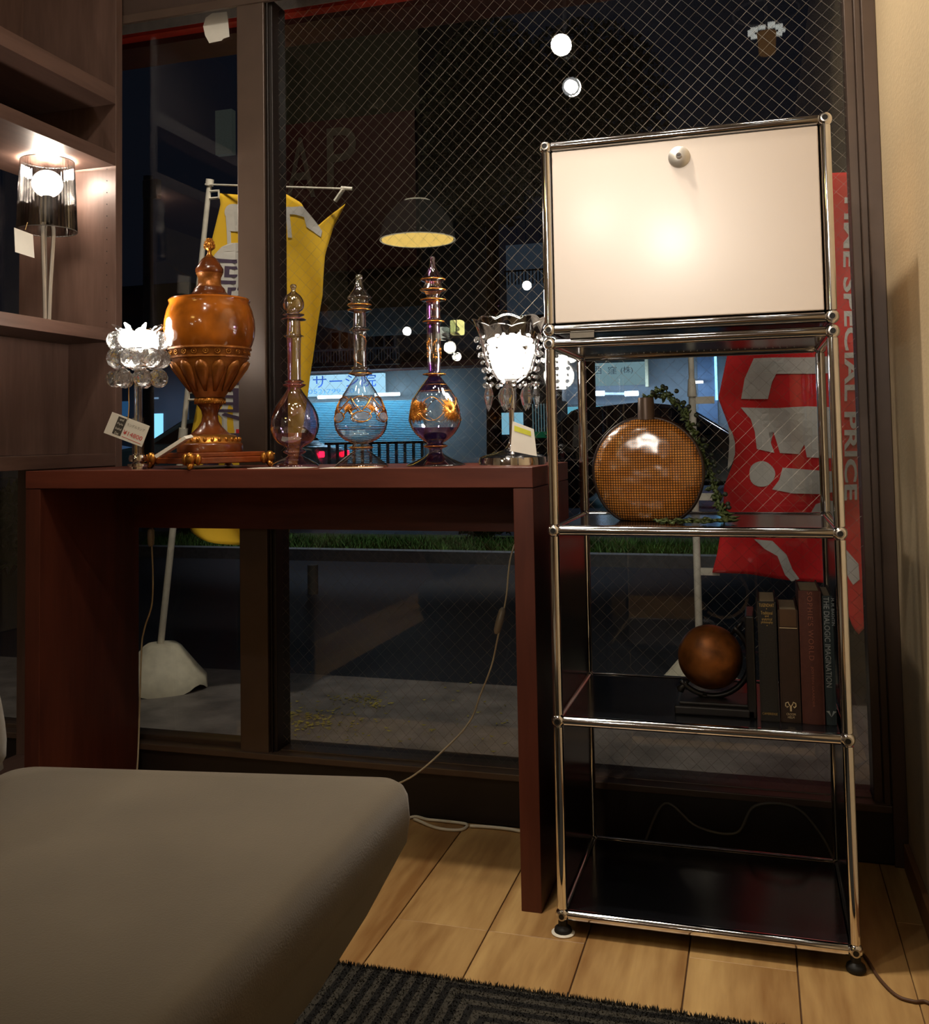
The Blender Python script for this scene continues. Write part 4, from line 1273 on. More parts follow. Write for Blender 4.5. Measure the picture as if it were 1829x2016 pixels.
for x, y in ((-.70, -1.5), (-.42, -1.5), (-.70, -.48), (-.42, -.48)):
    G().lathe([(.0001, 0), (.018, 0), (.02, .02), (.0001, .02)], (x, y), 16).build('leg', BLACK_RUB, ott, smooth=True)
pw = thing('throw_pillow', (-.72, -.72, .402), 'grey suede pillow standing on the far left corner of the ottoman', 'pillow')
g = G(); vs = []; fs = []; n_ = 12
for s_ in (-1, 1):
    for i in range(n_ + 1):
        for j in range(n_ + 1):
            u = -1 + 2 * i / n_; v = -1 + 2 * j / n_
            th = .045 * (max(0, (1 - u ** 4) * (1 - v ** 4))) ** .5 + .003
            vs.append((s_ * th, u * .17 * (1 - .06 * v * v), .155 + v * .15 * (1 - .06 * u * u)))
m_ = (n_ + 1) ** 2
for s_ in (0, 1):
    for i in range(n_):
        for j in range(n_):
            a = s_ * m_ + i * (n_ + 1) + j
            fs.append((a, a + 1, a + n_ + 2, a + n_ + 1))
for i in range(n_):
    for a, b in ((i * (n_ + 1), (i + 1) * (n_ + 1)), (i * (n_ + 1) + n_, (i + 1) * (n_ + 1) + n_), (i, i + 1), (n_ * (n_ + 1) + i, n_ * (n_ + 1) + i + 1)):
        fs.append((a, b, b + m_, a + m_))
g.add(vs, fs); po = g.build('cushion', SUEDE, pw, smooth='all', local=True)
po.rotation_euler = (0, -.25, .2)

# ------------------------------------------------------------------ dark rug with stepped stripes
def rug_mat():
    m = bpy.data.materials.new('rug_pile'); m.use_nodes = True
    N = m.node_tree.nodes; L = m.node_tree.links; b = N['Principled BSDF']
    tc = N.new('ShaderNodeTexCoord'); sp = N.new('ShaderNodeSeparateXYZ'); L.new(tc.outputs['Object'], sp.inputs[0])
    def mth(op, a, b_=None, val=None):
        n = N.new('ShaderNodeMath'); n.operation = op
        L.new(a, n.inputs[0])
        if b_ is not None: L.new(b_, n.inputs[1])
        if val is not None: n.inputs[1].default_value = val
        return n.outputs[0]
    x = mth('ADD', sp.outputs[0], val=.05)
    yy = mth('ADD', mth('MULTIPLY', sp.outputs[1], val=-1.0), val=-.012)
    t = mth('ADD', mth('MINIMUM', x, yy), val=2.0)
    w = mth('PINGPONG', mth('MULTIPLY', t, val=1 / .013), val=1.0)
    st = mth('GREATER_THAN', w, val=.5)
    mx = N.new('ShaderNodeMix'); mx.data_type = 'RGBA'
    L.new(st, mx.inputs[0]); mx.inputs[6].default_value = lin((15, 14, 13)) + (1,); mx.inputs[7].default_value = lin((60, 57, 50)) + (1,)
    L.new(mx.outputs[2], b.inputs['Base Color']); b.inputs['Roughness'].default_value = 1
    return m
RUG = rug_mat()
RGX0, RGX1, RGY0, RGY1 = -1.25, .60, -2.1, -.217
rug = thing('rug', (-.10, RGY1, 0), 'dark shaggy rug with stepped grey stripes under the ottoman', 'rug')
G().box(RGX0, RGX1, RGY0, RGY1, .0005, .007).build('backing', RUG, rug, bevel=.002)
NT = 42000
xs = rng.uniform(-.62, .58, NT); ys = RGY1 - rng.random(NT) ** 1.3 * .42
ys[:2500] = RGY1 + rng.uniform(-.002, .003, 2500)
hh = rng.uniform(.002, .0045, NT); hh[:2500] += .004; aa = rng.uniform(0, 2 * PI, NT); ww = .0022
dx = np.cos(aa) * ww; dy = np.sin(aa) * ww; lx = rng.normal(0, .003, NT); ly = rng.normal(0, .003, NT)
V = np.zeros((NT, 3, 3)); V[:, 0] = np.stack([xs - dx, ys - dy, np.full(NT, .006)], 1); V[:, 1] = np.stack([xs + dx, ys + dy, np.full(NT, .006)], 1); V[:, 2] = np.stack([xs + lx, ys + ly, .006 + hh], 1)
V[:2500, :2, 2] = .001
V = V.reshape(-1, 3) - np.array([-.10, RGY1, 0])
me = bpy.data.meshes.new('pile'); me.from_pydata(V.tolist(), [], np.arange(NT * 3).reshape(-1, 3).tolist()); me.materials.append(RUG)
o = bpy.data.objects.new('pile', me); COL.objects.link(o); o.parent = rug; o['kind'] = 'stuff'

# ------------------------------------------------------------------ cords
CORD = mat('clear_cord', (196, 184, 156), .35, 0)
def cord(name, pts, r, m, label, switch=None, n=8):
    P = spline(pts, n)
    t = thing(name, pts[-1], label, 'cord')
    G().tube(P, r, 8).build('cable', m, t, smooth='all')
    if switch:
        a, b = switch
        d = (Vector(b) - Vector(a))
        G().tube([Vector(a), Vector(a) + d * .12, Vector(a) + d * .5, Vector(a) + d * .88, Vector(b)], .01, 10, rs=[.004, .0085, .0095, .0085, .004]).build('inline_switch', mat('clear_switch', (150, 140, 126), .3, 0), t, smooth='all')
    return t
cy = .452
cy = .4535
C1 = [Vector((-.10, .450, .79)), at(1012, 1075, .45), at(996, 1180, .45), at(980, 1255, .44), at(968, 1310, .43), at(945, 1370, .42), at(925, 1420, .40), at(880, 1470, .36), at(806, 1532, .30), Vector((-.50, .20, .12)), Vector((-.58, .22, .005))]
cord('power_cord', C1, .0022, CORD, 'thin translucent power cord with inline switch hanging below the console table', (at(991, 1196, .449), at(977, 1248, .441)))
C2 = [Vector((-1.15, .452, .72)), at(297, 1048, .455), at(299, 1080, .455), at(301, 1130, .453), at(299, 1190, .45), at(284, 1240, .45), at(278, 1290, .44), Vector((-1.19, .42, .10)), Vector((-1.19, .40, .005))]
cord('power_cord', C2, .0022, CORD, 'thin cord with pale switch hanging by the left leg panel of the console table', (at(297, 1040, .45), at(297, 1076, .45)))
C3 = [Vector((-.48, .30, .004)), atz(812, 1603, .004), atz(850, 1608, .004), atz(900, 1616, .004), atz(920, 1624, .004), atz(905, 1634, .004), atz(860, 1630, .004), atz(815, 1612, .006)]
C3 = [Vector(q_) for q_ in C3]
for q_ in C3: q_.y = min(q_.y, .446)
cord('extension_cord', C3, .0035, WHITE_PL, 'white extension cord looped on the floor beside the ottoman')
C4 = [atz(925, 1626, .005), atz(960, 1628, .005), atz(1000, 1632, .005), Vector((-.12, .425, .005)), Vector((0.1, .43, .005))]
for q_ in C4: q_.y = min(q_.y, .448)
cord('extension_cord', C4, .004, WHITE_PL, 'white cord running along the foot of the window behind the table leg')
C5 = [Vector((.50, .03, .004))] + [atz(x, y, .003) for x, y in ((1700, 1880), (1730, 1925), (1765, 1960), (1800, 1972), (1829, 1975))] + [Vector((.63, -.13, .003))]
cord('floor_cord', C5, .0028, mat('brown_cord', (84, 56, 36), .6), 'thin brown cord crossing the floor right of the chrome cabinet')
C6 = [Vector((.10, .42, .004)), Vector((.15, .42, .10)), Vector((.22, .41, .06)), Vector((.30, .41, .055)), Vector((.34, .41, .115)), Vector((.42, .41, .12)), Vector((.47, .41, .07)), Vector((.50, .42, .004))]
cord('power_cord', C6, .003, mat('grey_cord', (92, 88, 80), .5), 'dark cord looping behind the bottom shelf of the chrome cabinet')

# ------------------------------------------------------------------ ceiling track spots, pendants (seen mirrored in the glass)
SPOTDISC = emitter('spot_lens', (255, 250, 238), 60)
fixm = mat('white_fixture', (210, 206, 198), .4)
for i, (l_, t_, p_, s_) in enumerate(TRACK):
    l_ = Vector(l_); d = (Vector(t_) - l_).normalized()
    if i < 2: d = Vector((0, 1, -.25)).normalized()
    f = thing('track_spotlight', l_, ['white spotlight on ceiling track nearest the bookcase side, mirrored in the window', 'white track spotlight mirrored highest in the window glass', 'white ceiling spotlight above the right end of the console table', 'white ceiling spotlight over the cabinet, aimed at the cream wall'][i], 'spotlight', 'track spotlights')
    q = Matrix.Identity(3)
    side = d.orthogonal()
    G().tube([l_ - d * .15, l_ - d * .13, l_ - d * .03, l_ - d * .012], .045, 24, rs=[.02, .04, .045, .045]).build('housing', fixm, f, smooth='all')
    G().tube([l_ - d * .0115, l_ - d * .008], .026, 24).build('lens', SPOTDISC if i < 2 else emitter('spot_lens_dim', (255, 240, 215), 20), f)
    if i == 0:
      _g = G(); _g.caps = False
      _g.lathe([(.027, 0), (.040, .012), (.0402, .0125), (.027, .001)], seg=28).build('reflector', emitter('reflector_glow', (225, 225, 225), 4), f, local=True).rotation_euler = d.to_track_quat('Z', 'Y').to_euler()  # glow put into the housing ring so its mirror image shows
    G().tube([l_ - d * .09, Vector((l_.x, l_.y - .09, ZC))], .008, 8).build('bracket', fixm, f, smooth='all')
# glowing ceiling discs added out of view for highlights on the chrome
for i, (x, y) in enumerate(((-1.05, -.55), (-.45, -.62), (.18, -.50), (.42, -.05))):
    f = thing('downlight', (x, y, ZC - .012), ['recessed downlight nearest the bookcase', 'recessed downlight over the middle of the console table', 'recessed downlight in front of the chrome cabinet', 'recessed downlight over the top of the chrome cabinet'][i], 'ceiling light', 'recessed ceiling downlights')
    _g = G(); _g.caps = False
    _g.lathe([(.062, ZC - .001), (.080, ZC - .001), (.080, ZC - .008), (.062, ZC - .012)], (x, y), 32, closed=True).build('trim_ring', fixm, f, smooth=True)
    G().lathe([(.0001, ZC - .006), (.061, ZC - .006), (.061, ZC - .002), (.0001, ZC - .002)], (x, y), 32).build('lens', emitter('downlight_lens', (255, 244, 228), 26), f)
# dome pendant
DP = Vector((-1.37, -2.24, 2.0))
dome = thing('dome_pendant', DP, 'glass and chrome dome pendant lamp with yellow inside, mirrored in the window', 'lamp')
R_ = .205
g = G(); g.caps = False
g.lathe([(R_ * math.cos(a), DP.z + R_ * 1.12 * math.sin(a)) for a in [i * PI / 2 / 14 for i in range(15)]], (DP.x, DP.y), 48)
g.build('dome_shade', mat('polished_dome', (215, 212, 205), .04, 1.0, var=.02, emit=(255, 244, 220), estr=.12), dome, smooth='all')  # faint glow put into the chrome so the dome outline shows
G().lathe([(.0001, DP.z - .002), (R_ * .96, DP.z - .002), (R_ * .96, DP.z + .004), (.0001, DP.z + .004)], (DP.x, DP.y), 48).build('diffuser', emitter('yellow_diffuser', (255, 210, 110), 11), dome)
G().tube([DP + Vector((0, 0, R_ * 1.1)), Vector((DP.x, DP.y, ZC))], .004, 6).build('hanging_cord', BLACK_RUB, dome)
for i, (l_, e_) in enumerate(zip(PENDANTS, (45, 45))):
    l_ = Vector(l_)
    f = thing('globe_pendant', l_, ['small frosted globe pendant hanging deep in the shop', 'small frosted globe pendant hanging nearer behind the camera'][i], 'lamp')
    G().sphere(l_ - Vector((0, .12, 0)), .06, 20, 14).build('globe', emitter('pendant_globe', (255, 236, 208), 55), f, smooth='all')
    G().tube([l_ + Vector((0, -.12, .055)), Vector((l_.x, l_.y - .12, ZC))], .003, 6).build('hanging_cord', BLACK_RUB, f)
# small lamps deep in the shop, mirrored low in the pane
def mirror_at(x, y, D):
    """where a real lamp stands so that its image in the pane shows at that direction, D beyond the glass"""
    q_ = at(x, y, GY + D); return Vector((q_.x, 2 * GY - q_.y, q_.z))
for i, (x, y, D, r_, col_, e_, nm, lb) in enumerate([
        (1037, 562, 4.9, .035, (255, 250, 240), 40, 'bare_bulb', 'small bare bulb lamp mirrored above the right crystal lamp'),
        (886, 684, 5.2, .05, (255, 248, 230), 40, 'bare_bulb', 'bright round bulb mirrored beside the purple bottle'),
        (899, 702, 5.0, .035, (255, 248, 230), 40, 'bare_bulb', 'lower round bulb mirrored beside the purple bottle'),
        (900, 645, 5.3, .05, (250, 240, 150), 14, 'cube_lantern', 'yellowish cube lantern mirrored right of the purple bottle'),
        (873, 657, 5.4, .045, (220, 220, 200), 8, 'cube_lantern', 'greyish cube lantern mirrored close to the purple bottle neck'),
        (801, 652, 5.1, .035, (255, 252, 245), 40, 'bare_bulb', 'oval white bulb mirrored between middle and tall bottles')]):
    c = mirror_at(x, y, D)
    f = thing(nm, c, lb, 'lamp')
    em = emitter('far_lamp_%d' % i, col_, e_)
    if nm == 'bare_bulb': G().sphere(c, r_, 16, 12).build('bulb', em, f, smooth='all')
    else: G().box(c.x - r_, c.x + r_, c.y - r_, c.y + r_, c.z - r_ * 1.2, c.z + r_ * 1.2).build('bulb', em, f, bevel=.015)
    G().tube([c + Vector((0, 0, r_)), Vector((c.x, c.y, ZC))], .004, 6).build('hanging_cord', BLACK_RUB, f)
# flush ceiling lamp above the right wall
c = Vector((.455, -1.0, 2.40))
f = thing('ceiling_lamp', c, 'ceiling lamp with amber cylinder mirrored at the upper right of the window', 'lamp')
g = G(); g.caps = False
for k in range(10):
    a = 2 * PI * k / 10
    g.box(c.x + .055 * math.cos(a) - .013, c.x + .055 * math.cos(a) + .013, c.y + .055 * math.sin(a) - .013, c.y + .055 * math.sin(a) + .013, c.z + .02, c.z + .026 + .004 * (k % 3))
g.build('shade_leaves', emitter('pale_leaf', (235, 235, 225), 5), f)
G().lathe([(.0001, c.z - .06), (.03, c.z - .06), (.035, c.z + .02), (.0001, c.z + .02)], (c.x, c.y), 20).build('shade_core', emitter('amber_core', (170, 120, 60), 1.6), f, smooth=True)
G().tube([c + Vector((0, 0, .02)), Vector((c.x, c.y, ZC))], .006, 6).build('hanging_rod', CHROME_DULL, f)
G().tube([(c.x + .12 * math.cos(2 * PI * k / 40), c.y + .12 * math.sin(2 * PI * k / 40), c.z + .10) for k in range(40)], .004, 6, closed=True).build('outer_ring', CHROME_DULL, f, smooth='all')
_re = emitter('lit_dome_edge', (255, 240, 205), 4)  # glow on the rims stands in for highlights on the dome
for _r, _z, _w in ((R_, DP.z, .003), (R_ * .34, DP.z + R_ * 1.12 * .94, .0035)):
    G().tube([(DP.x + _r * math.cos(2 * PI * k / 48), DP.y + _r * math.sin(2 * PI * k / 48), _z) for k in range(48)], _w, 6, closed=True).build('dome_rim', _re, dome, smooth='all')
# two glass tube pendants mirrored at upper left
for i, (x, y, r_) in enumerate(((738, 143, .042), (660, 150, .05))):
    c = mirror_at(x, y, 2.6)
    f = thing('glass_tube_pendant', c, ['clear glass tube pendant with bright rim, mirrored in the upper window', 'dim clear glass tube pendant mirrored left of the bright-rimmed one'][i], 'lamp')
    g = G(); g.caps = False; g.lathe([(r_, c.z), (r_, min(ZC - .02, c.z + .5))], (c.x, c.y), 32)
    g.build('glass_tube', thin_glass('tube_glass', (.88, .88, .86), 6.0), f, smooth='all')
    if i == 0: G().tube([(c.x + r_ * math.cos(2 * PI * k / 32), c.y + r_ * math.sin(2 * PI * k / 32), c.z) for k in range(32)], .0025, 6, closed=True).build('tube_rim', emitter('lit_rim', (240, 235, 215), 12), f)  # rim glow stands in for light caught by the glass
    G().lathe([(.0001, ZC - .03), (r_ * 1.1, ZC - .03), (r_ * 1.1, ZC), (.0001, ZC)], (c.x, c.y), 20).build('ceiling_cup', fixm, f, smooth=True)

# ================================================================== OUTSIDE
GZ = -.05
PAV = mat('wet_pavement', (112, 106, 102), .5, 0, var=.35, scale=9, bump=.5, bscale=90)
ASPH = mat('asphalt', (34, 36, 42), .55, 0, var=.3, scale=30, bump=.4, bscale=160)
struct(G().box(-9, 6, .60, 1.95, GZ - .1, GZ), 'trim_1', PAV)['label'] = 'grey pavement outside the window'
struct(G().box(-14, 10, 1.95, 5.85, GZ - .2, GZ - .045), 'ground', ASPH)
struct(G().box(-30, 16, 5.85, 5.98, GZ - .2, GZ + .05), 'kerb', mat('kerb_stone', (120, 122, 124), .5, 0, var=.2))
struct(G().box(-40, 26, 7.4, 60, GZ - .2, GZ - .03), 'road', mat('road', (40, 44, 54), .5, 0, var=.2, scale=3))
struct(G().box(-30, 16, 5.98, 7.4, GZ - .2, GZ + .03), 'terrain', mat('verge_soil', (52, 66, 30), .9, 0, var=.4))
# grass on the verge
NG = 16000
xs = rng.uniform(-5, 2.5, NG); ys = 6.0 + rng.random(NG) * .62; hh = rng.uniform(.03, .10, NG); aa = rng.uniform(0, PI, NG)
V = np.zeros((NG, 3, 3)); V[:, 0] = np.stack([xs - .008 * np.cos(aa), ys - .012 * np.sin(aa), np.full(NG, GZ + .03)], 1); V[:, 1] = np.stack([xs + .008 * np.cos(aa), ys + .012 * np.sin(aa), np.full(NG, GZ + .03)], 1)
V[:, 2] = np.stack([xs + rng.normal(0, .03, NG), ys + rng.normal(0, .03, NG), GZ + .03 + hh], 1)
me = bpy.data.meshes.new('verge_grass'); me.from_pydata(V.reshape(-1, 3).tolist(), [], np.arange(NG * 3).reshape(-1, 3).tolist()); me.materials.append(mat('grass_blade', (84, 120, 44), .8, 0, var=.4, scale=3))
o = bpy.data.objects.new('verge_grass', me); COL.objects.link(o); tag(o, 'dark green grass growing along the roadside verge', 'grass', kind='stuff')
# yellow leaf litter on the pavement
g = G()
for i in range(420):
    if i < 200: c_ = atz(rng.normal(610, 50), rng.normal(1418, 14), GZ)
    elif i < 260: c_ = atz(rng.normal(735, 14), rng.normal(1382, 8), GZ)
    elif i < 300: c_ = atz(rng.normal(690, 20), rng.normal(1375, 6), GZ)
    else: c_ = atz(rng.uniform(560, 1000), rng.normal(1420, 45), GZ)
    s_ = rng.uniform(.004, .012); a = rng.uniform(0, 6.28)
    z_ = (GZ if c_.y < 1.95 else GZ - .045) + rng.uniform(.001, .006)
    g.add([(c_.x + s_ * math.cos(a), c_.y + s_ * math.sin(a), z_ + .003), (c_.x + s_ * .4 * math.cos(a + 1.6), c_.y + s_ * .4 * math.sin(a + 1.6), z_), (c_.x - s_ * math.cos(a), c_.y - s_ * math.sin(a), z_ + .003), (c_.x - s_ * .4 * math.cos(a + 1.6), c_.y - s_ * .4 * math.sin(a + 1.6), z_)], [(0, 1, 2, 3)])
o = g.build('fallen_leaves', mat('yellow_leaf', (150, 140, 50), .7, 0, var=.5, scale=5)); tag(o, 'small yellow fallen leaves scattered on the pavement', 'leaves', kind='stuff')
# red soffit fascia over the window outside
struct(G().box(-4, 2.5, .76, .84, 2.182, 2.216), 'trim_2', mat('pale_fascia', (206, 190, 182), .6))
struct(G().box(-4, 2.5, .762, .80, 2.170, 2.1815), 'trim_3', mat('red_fascia', (200, 50, 34), .5))

struct(G().box(-4, 2.5, .80, .95, 2.152, 2.18), 'trim_4', mat('maroon_soffit', (64, 18, 16), .6))  # darker red puts the fading red glow into the colour
# ---- feather banners
def cloth(f, nu, nv):
    g = G(); vs = [f(i / nu, j / nv) for j in range(nv + 1) for i in range(nu + 1)]
    fs = [(j * (nu + 1) + i, j * (nu + 1) + i + 1, (j + 1) * (nu + 1) + i + 1, (j + 1) * (nu + 1) + i) for j in range(nv) for i in range(nu)]
    return g.add(vs, fs)
def slice_poly(bm, step):
    """cuts flat print into small cells so that it can follow the folds"""
    xs_ = [v.co.x for v in bm.verts]; ys_ = [v.co.y for v in bm.verts]
    for lo, hi, no in ((min(xs_), max(xs_), (1, 0, 0)), (min(ys_), max(ys_), (0, 1, 0))):
        k = lo + step
        while k < hi:
            co = (k, 0, 0) if no[0] else (0, k, 0)
            bmesh.ops.bisect_plane(bm, geom=bm.verts[:] + bm.edges[:] + bm.faces[:], plane_co=co, plane_no=no)
            k += step
def printed(name, F, m, par, polys=(), texts=(), lift=.003, step=14, label=None, bold=0.):
    """polys: outlines in the banner's own flat pattern; texts: (string, centre x, centre y, w, h, rotated)"""
    bm = bmesh.new()
    for poly in polys:
        try: bm.faces.new([bm.verts.new((x, y, 0)) for x, y in poly])
        except Exception: pass
    bmesh.ops.triangulate(bm, faces=bm.faces[:])
    for s_, cx_, cy_, w, h, rot in texts:
        v, f_ = text_mesh(s_, 1.0, bold=bold); a = np.array(v)[:, :2]; mn = a.min(0); mx = a.max(0); a = (a - (mn + mx) / 2) / (mx - mn)
        vv = []
        for x, y in a:
            if rot: X_, Y_ = -(-y) * w, x * h      # reads downwards
            else: X_, Y_ = x * w, -y * h
            vv.append(bm.verts.new((cx_ + X_, cy_ + Y_, 0)))
        for q_ in f_:
            try: bm.faces.new([vv[i] for i in q_])
            except Exception: pass
    slice_poly(bm, step)
    bm.verts.index_update()
    g = G().add([F(v.co.x, v.co.y, lift) for v in bm.verts], [tuple(v.index for v in fc.verts) for fc in bm.faces]); bm.free()
    return g.build(name, m, par, smooth=False, label=label)
def ell(cx_, cy_, rx, ry, n=26, wob=0, seed=1):
    r_ = np.random.default_rng(seed); p_ = r_.uniform(0, 6.28, 3)
    return [(cx_ + rx * (1 + wob * (math.sin(3 * a + p_[0]) * .6 + math.sin(5 * a + p_[1]) * .4)) * math.cos(a), cy_ + ry * (1 + wob * (math.sin(3 * a + p_[0]) * .6 + math.sin(5 * a + p_[1]) * .4)) * math.sin(a)) for a in [2 * PI * k / n for k in range(n)]]
def rect(x0, y0, x1, y1): return [(x0, y0), (x1, y0), (x1, y1), (x0, y1)]
def two_sided(o, th=.0015):
    m_ = o.modifiers.new('cloth', 'SOLIDIFY'); m_.thickness = th
WPR = mat('white_print', (206, 200, 194), .85, 0, var=.04)
PPR = mat('purple_print', (70, 54, 78), .85, 0, var=.06)
RPR = mat('red_print', (206, 30, 44), .85, 0, var=.05)
WPOLE = mat('white_pole', (222, 214, 200), .4, 0)
base_m = mat('dirty_white_plastic', (214, 206, 184), .6, 0, var=.12, scale=25)

# yellow one
YB_Y = 1.55
YEL = mat('yellow_cloth', (236, 188, 40), .85, 0, var=.05, scale=6, bump=.1)
def itp(y, tab):
    if y <= tab[0][0]: return tab[0][1]
    for (a, b), (c_, d) in zip(tab[:-1], tab[1:]):
        if y <= c_: return b + (d - b) * (y - a) / (c_ - a)
    return tab[-1][1]
LT_ = [(380, 430), (400, 434), (430, 427), (480, 416), (560, 400), (700, 385), (850, 372), (1000, 374), (1045, 386), (1078, 420)]
RT_ = [(380, 668), (400, 662), (440, 645), (500, 634), (580, 632), (650, 620), (740, 606), (850, 596), (960, 590), (1050, 580), (1078, 560)]
def FY(x, y, lift=0.):
    """pattern point -> hanging cloth: folds, and the upper edge sagging from its loosened corner"""
    u = (x - itp(y, LT_)) / (itp(y, RT_) - itp(y, LT_))
    fold = .030 * math.sin(7.5 * u + 4.0 * (y - 380) / 700) + .022 * math.sin(13 * u - 9 * (y - 380) / 700) * min(1, (y - 370) / 120)
    fold += .05 * max(0, u - .75) * 4 * math.exp(-(y - 380) / 120)
    q_ = at(x, y, YB_Y)
    return Vector((q_.x, YB_Y + fold - lift, q_.z))
TOPY = [(0, 380), (.45, 380), (.58, 384), (.72, 402), (.86, 440), (.885, 446), (.94, 418), (1, 392)]
def fY(u, v):
    y = itp(u, TOPY) * (1 - v) + v * (1046 + 30 * math.sin(min(1, u * 1.1) * PI) ** .5 * (1 if u > 0 else 0))
    return FY(itp(y, LT_) + u * (itp(y, RT_) - itp(y, LT_)), y)
yb = thing('banner_flag', (at(313, 1255, 1.62).x, 1.62, GZ), 'yellow sale banner on a white pole outside the narrow window pane', 'banner')
two_sided(cloth(fY, 40, 90).build('flag', YEL, yb, smooth='all', label='yellow cloth printed with white chairs and purple characters'))
printed('chair_print', FY, WPR, yb, [ell(458, 418, 19, 20, wob=.05), rect(440, 425, 474, 452), rect(440, 448, 446, 478), rect(464, 448, 470, 474)], lift=.003)
printed('chair_print', FY, WPR, yb, [ell(546, 432, 17, 18), rect(538, 440, 562, 462), rect(544, 458, 550, 476), rect(556, 410, 600, 424), rect(568, 422, 575, 468)], lift=.003)
printed('chair_print', FY, WPR, yb, [[(580, 410), (600, 408), (615, 430), (628, 452), (626, 464), (616, 448), (602, 446), (600, 428), (584, 424)]], lift=.003)
printed('white_ground', FY, WPR, yb, [ell(455, 680, 75, 205, 40, .10, 5)], lift=.0025, step=20)
printed('character', FY, PPR, yb, texts=[('高', 468, 548, 96, 104, 0)], lift=.0045)
printed('character', FY, PPR, yb, texts=[('価', 455, 668, 92, 100, 0)], lift=.0045)
printed('character', FY, PPR, yb, texts=[('買', 442, 782, 88, 96, 0)], lift=.0045)
printed('character', FY, PPR, yb, texts=[('取', 438, 892, 86, 92, 0)], lift=.0045)
printed('red_box', FY, RPR, yb, [rect(512, 664, 568, 770)], lift=.0035)
printed('character', FY, WPR, yb, texts=[('家', 540, 694, 40, 44, 0), ('具', 540, 742, 40, 44, 0)], lift=.005)
printed('red_box', FY, RPR, yb, [rect(470, 845, 500, 892)], lift=.0035)
pbase = at(316, 1258, 1.62); ptip = at(413, 357, YB_Y)
pA = Vector((pbase.x, 1.62, GZ + .16)); pB = Vector((ptip.x, YB_Y, ptip.z)); pm = pA.lerp(pB, .46)
G().tube([pA, pm], .0135, 12).build('pole', WPOLE, yb, smooth=True)
G().tube([pm - (pB - pA) * .02, pm + (pB - pA) * .012], .018, 12).build('pole_joint', WPOLE, yb, smooth=True)
G().tube([pm, pB], .0105, 12).build('pole', WPOLE, yb, smooth=True)
G().tube([pB - (pB - pA) * .01, pB + (pB - pA) * .004], .016, 12).build('pole_cap', WPOLE, yb, smooth=True)
cA = at(404, 363, YB_Y - .01); cB = at(694, 372, YB_Y - .01)
G().tube([cA, cB], .0035, 8).build('crossbar', WPOLE, yb, smooth=True)
G().tube([at(672, 370, YB_Y - .01), at(694, 372, YB_Y - .01)], .007, 8).build('crossbar_tip', WPOLE, yb, smooth=True)
G().tube([at(676, 373, YB_Y - .012), at(660, 396, YB_Y - .005)], .008, 6).build('tie', WPOLE, yb)
for x, y in ((413, 384), (396, 560), (372, 780)):
    a = at(x, y, YB_Y); G().tube([(a.x, YB_Y, a.z + .014), (a.x + .04, YB_Y, a.z + .014), (a.x + .04, YB_Y, a.z - .014), (a.x, YB_Y, a.z - .014)], .006, 6, closed=True).build('cloth_loop', WPOLE, yb)
def weighted_foot(par, x, y, z, R_=.175, h=.17):
    prof = [(.0001, 1.), (.34, 1.), (.43, .94), (.80, .48), (.98, .28), (1.0, .0)]
    seg = 48; vs = []; fs = []
    for i, (r_, z_) in enumerate(prof):
        for k in range(seg):
            a = 2 * PI * k / seg; lob = 1 + .05 * math.cos(4 * a); zz = z_ * h
            if i == len(prof) - 1: zz = .026 * max(0, math.cos(4 * a + .6)) ** 2
            vs.append((x + r_ * R_ * lob * math.cos(a), y + r_ * R_ * lob * math.sin(a), z + zz))
    for i in range(len(prof) - 1):
        for k in range(seg):
            k2 = (k + 1) % seg; fs.append((i * seg + k, i * seg + k2, (i + 1) * seg + k2, (i + 1) * seg + k))
    return G().add(vs, fs).build('weighted_base', base_m, par, smooth='all', label='dirty white plastic weighted base')
weighted_foot(yb, pA.x + .01, 1.62, GZ)

# red one
RB_Y = 2.2; RZ = GZ - .045
RED = mat('red_cloth', (214, 28, 34), .85, 0, var=.06, scale=6, bump=.1)
RL_ = [(345, 1400), (700, 1432), (740, 1424), (785, 1415), (830, 1432), (870, 1446), (910, 1444), (960, 1424), (1005, 1424), (1050, 1418), (1090, 1412), (1128, 1402)]
RR_ = [(345, 1696), (700, 1706), (1000, 1708), (1250, 1704)]
def FR(x, y, lift=0.):
    u = (x - itp(y, RL_)) / (itp(y, RR_) - itp(y, RL_))
    fold = .028 * math.sin(6.0 * u + 5.0 * (y - 345) / 400) + .020 * math.sin(11 * u - 9 * (y - 345) / 500 + 1)
    q_ = at(x, y, RB_Y)
    return Vector((q_.x, RB_Y + fold - lift, q_.z))
BOT = [(0, 1126), (.25, 1130), (.5, 1142), (.72, 1150), (.84, 1160), (.9, 1225), (.95, 1250), (1, 1232)]
def fR(u, v):
    y = 345 + (itp(u, BOT) - 345) * v
    return FR(itp(y, RL_) + u * (itp(y, RR_) - itp(y, RL_)), y)
rp_ = at(1378, 1300, RB_Y)
rb = thing('banner_flag', (rp_.x, RB_Y, RZ), 'red sale banner on a white pole outside, behind the chrome cabinet', 'banner')
two_sided(cloth(fR, 44, 100).build('flag', RED, rb, smooth='all', label='red cloth with white lettering'))
printed('letter', FR, WPR, rb, texts=[('S', 1560, 480, 165, 100, 1)], lift=.003)
printed('letter', FR, WPR, rb, texts=[('A', 1555, 610, 165, 110, 1)], lift=.003)
printed('letter', FR, WPR, rb, [[(1484, 706), (1640, 700), (1640, 734), (1528, 736), (1520, 752), (1512, 785), (1459, 785), (1466, 745)]], lift=.003)
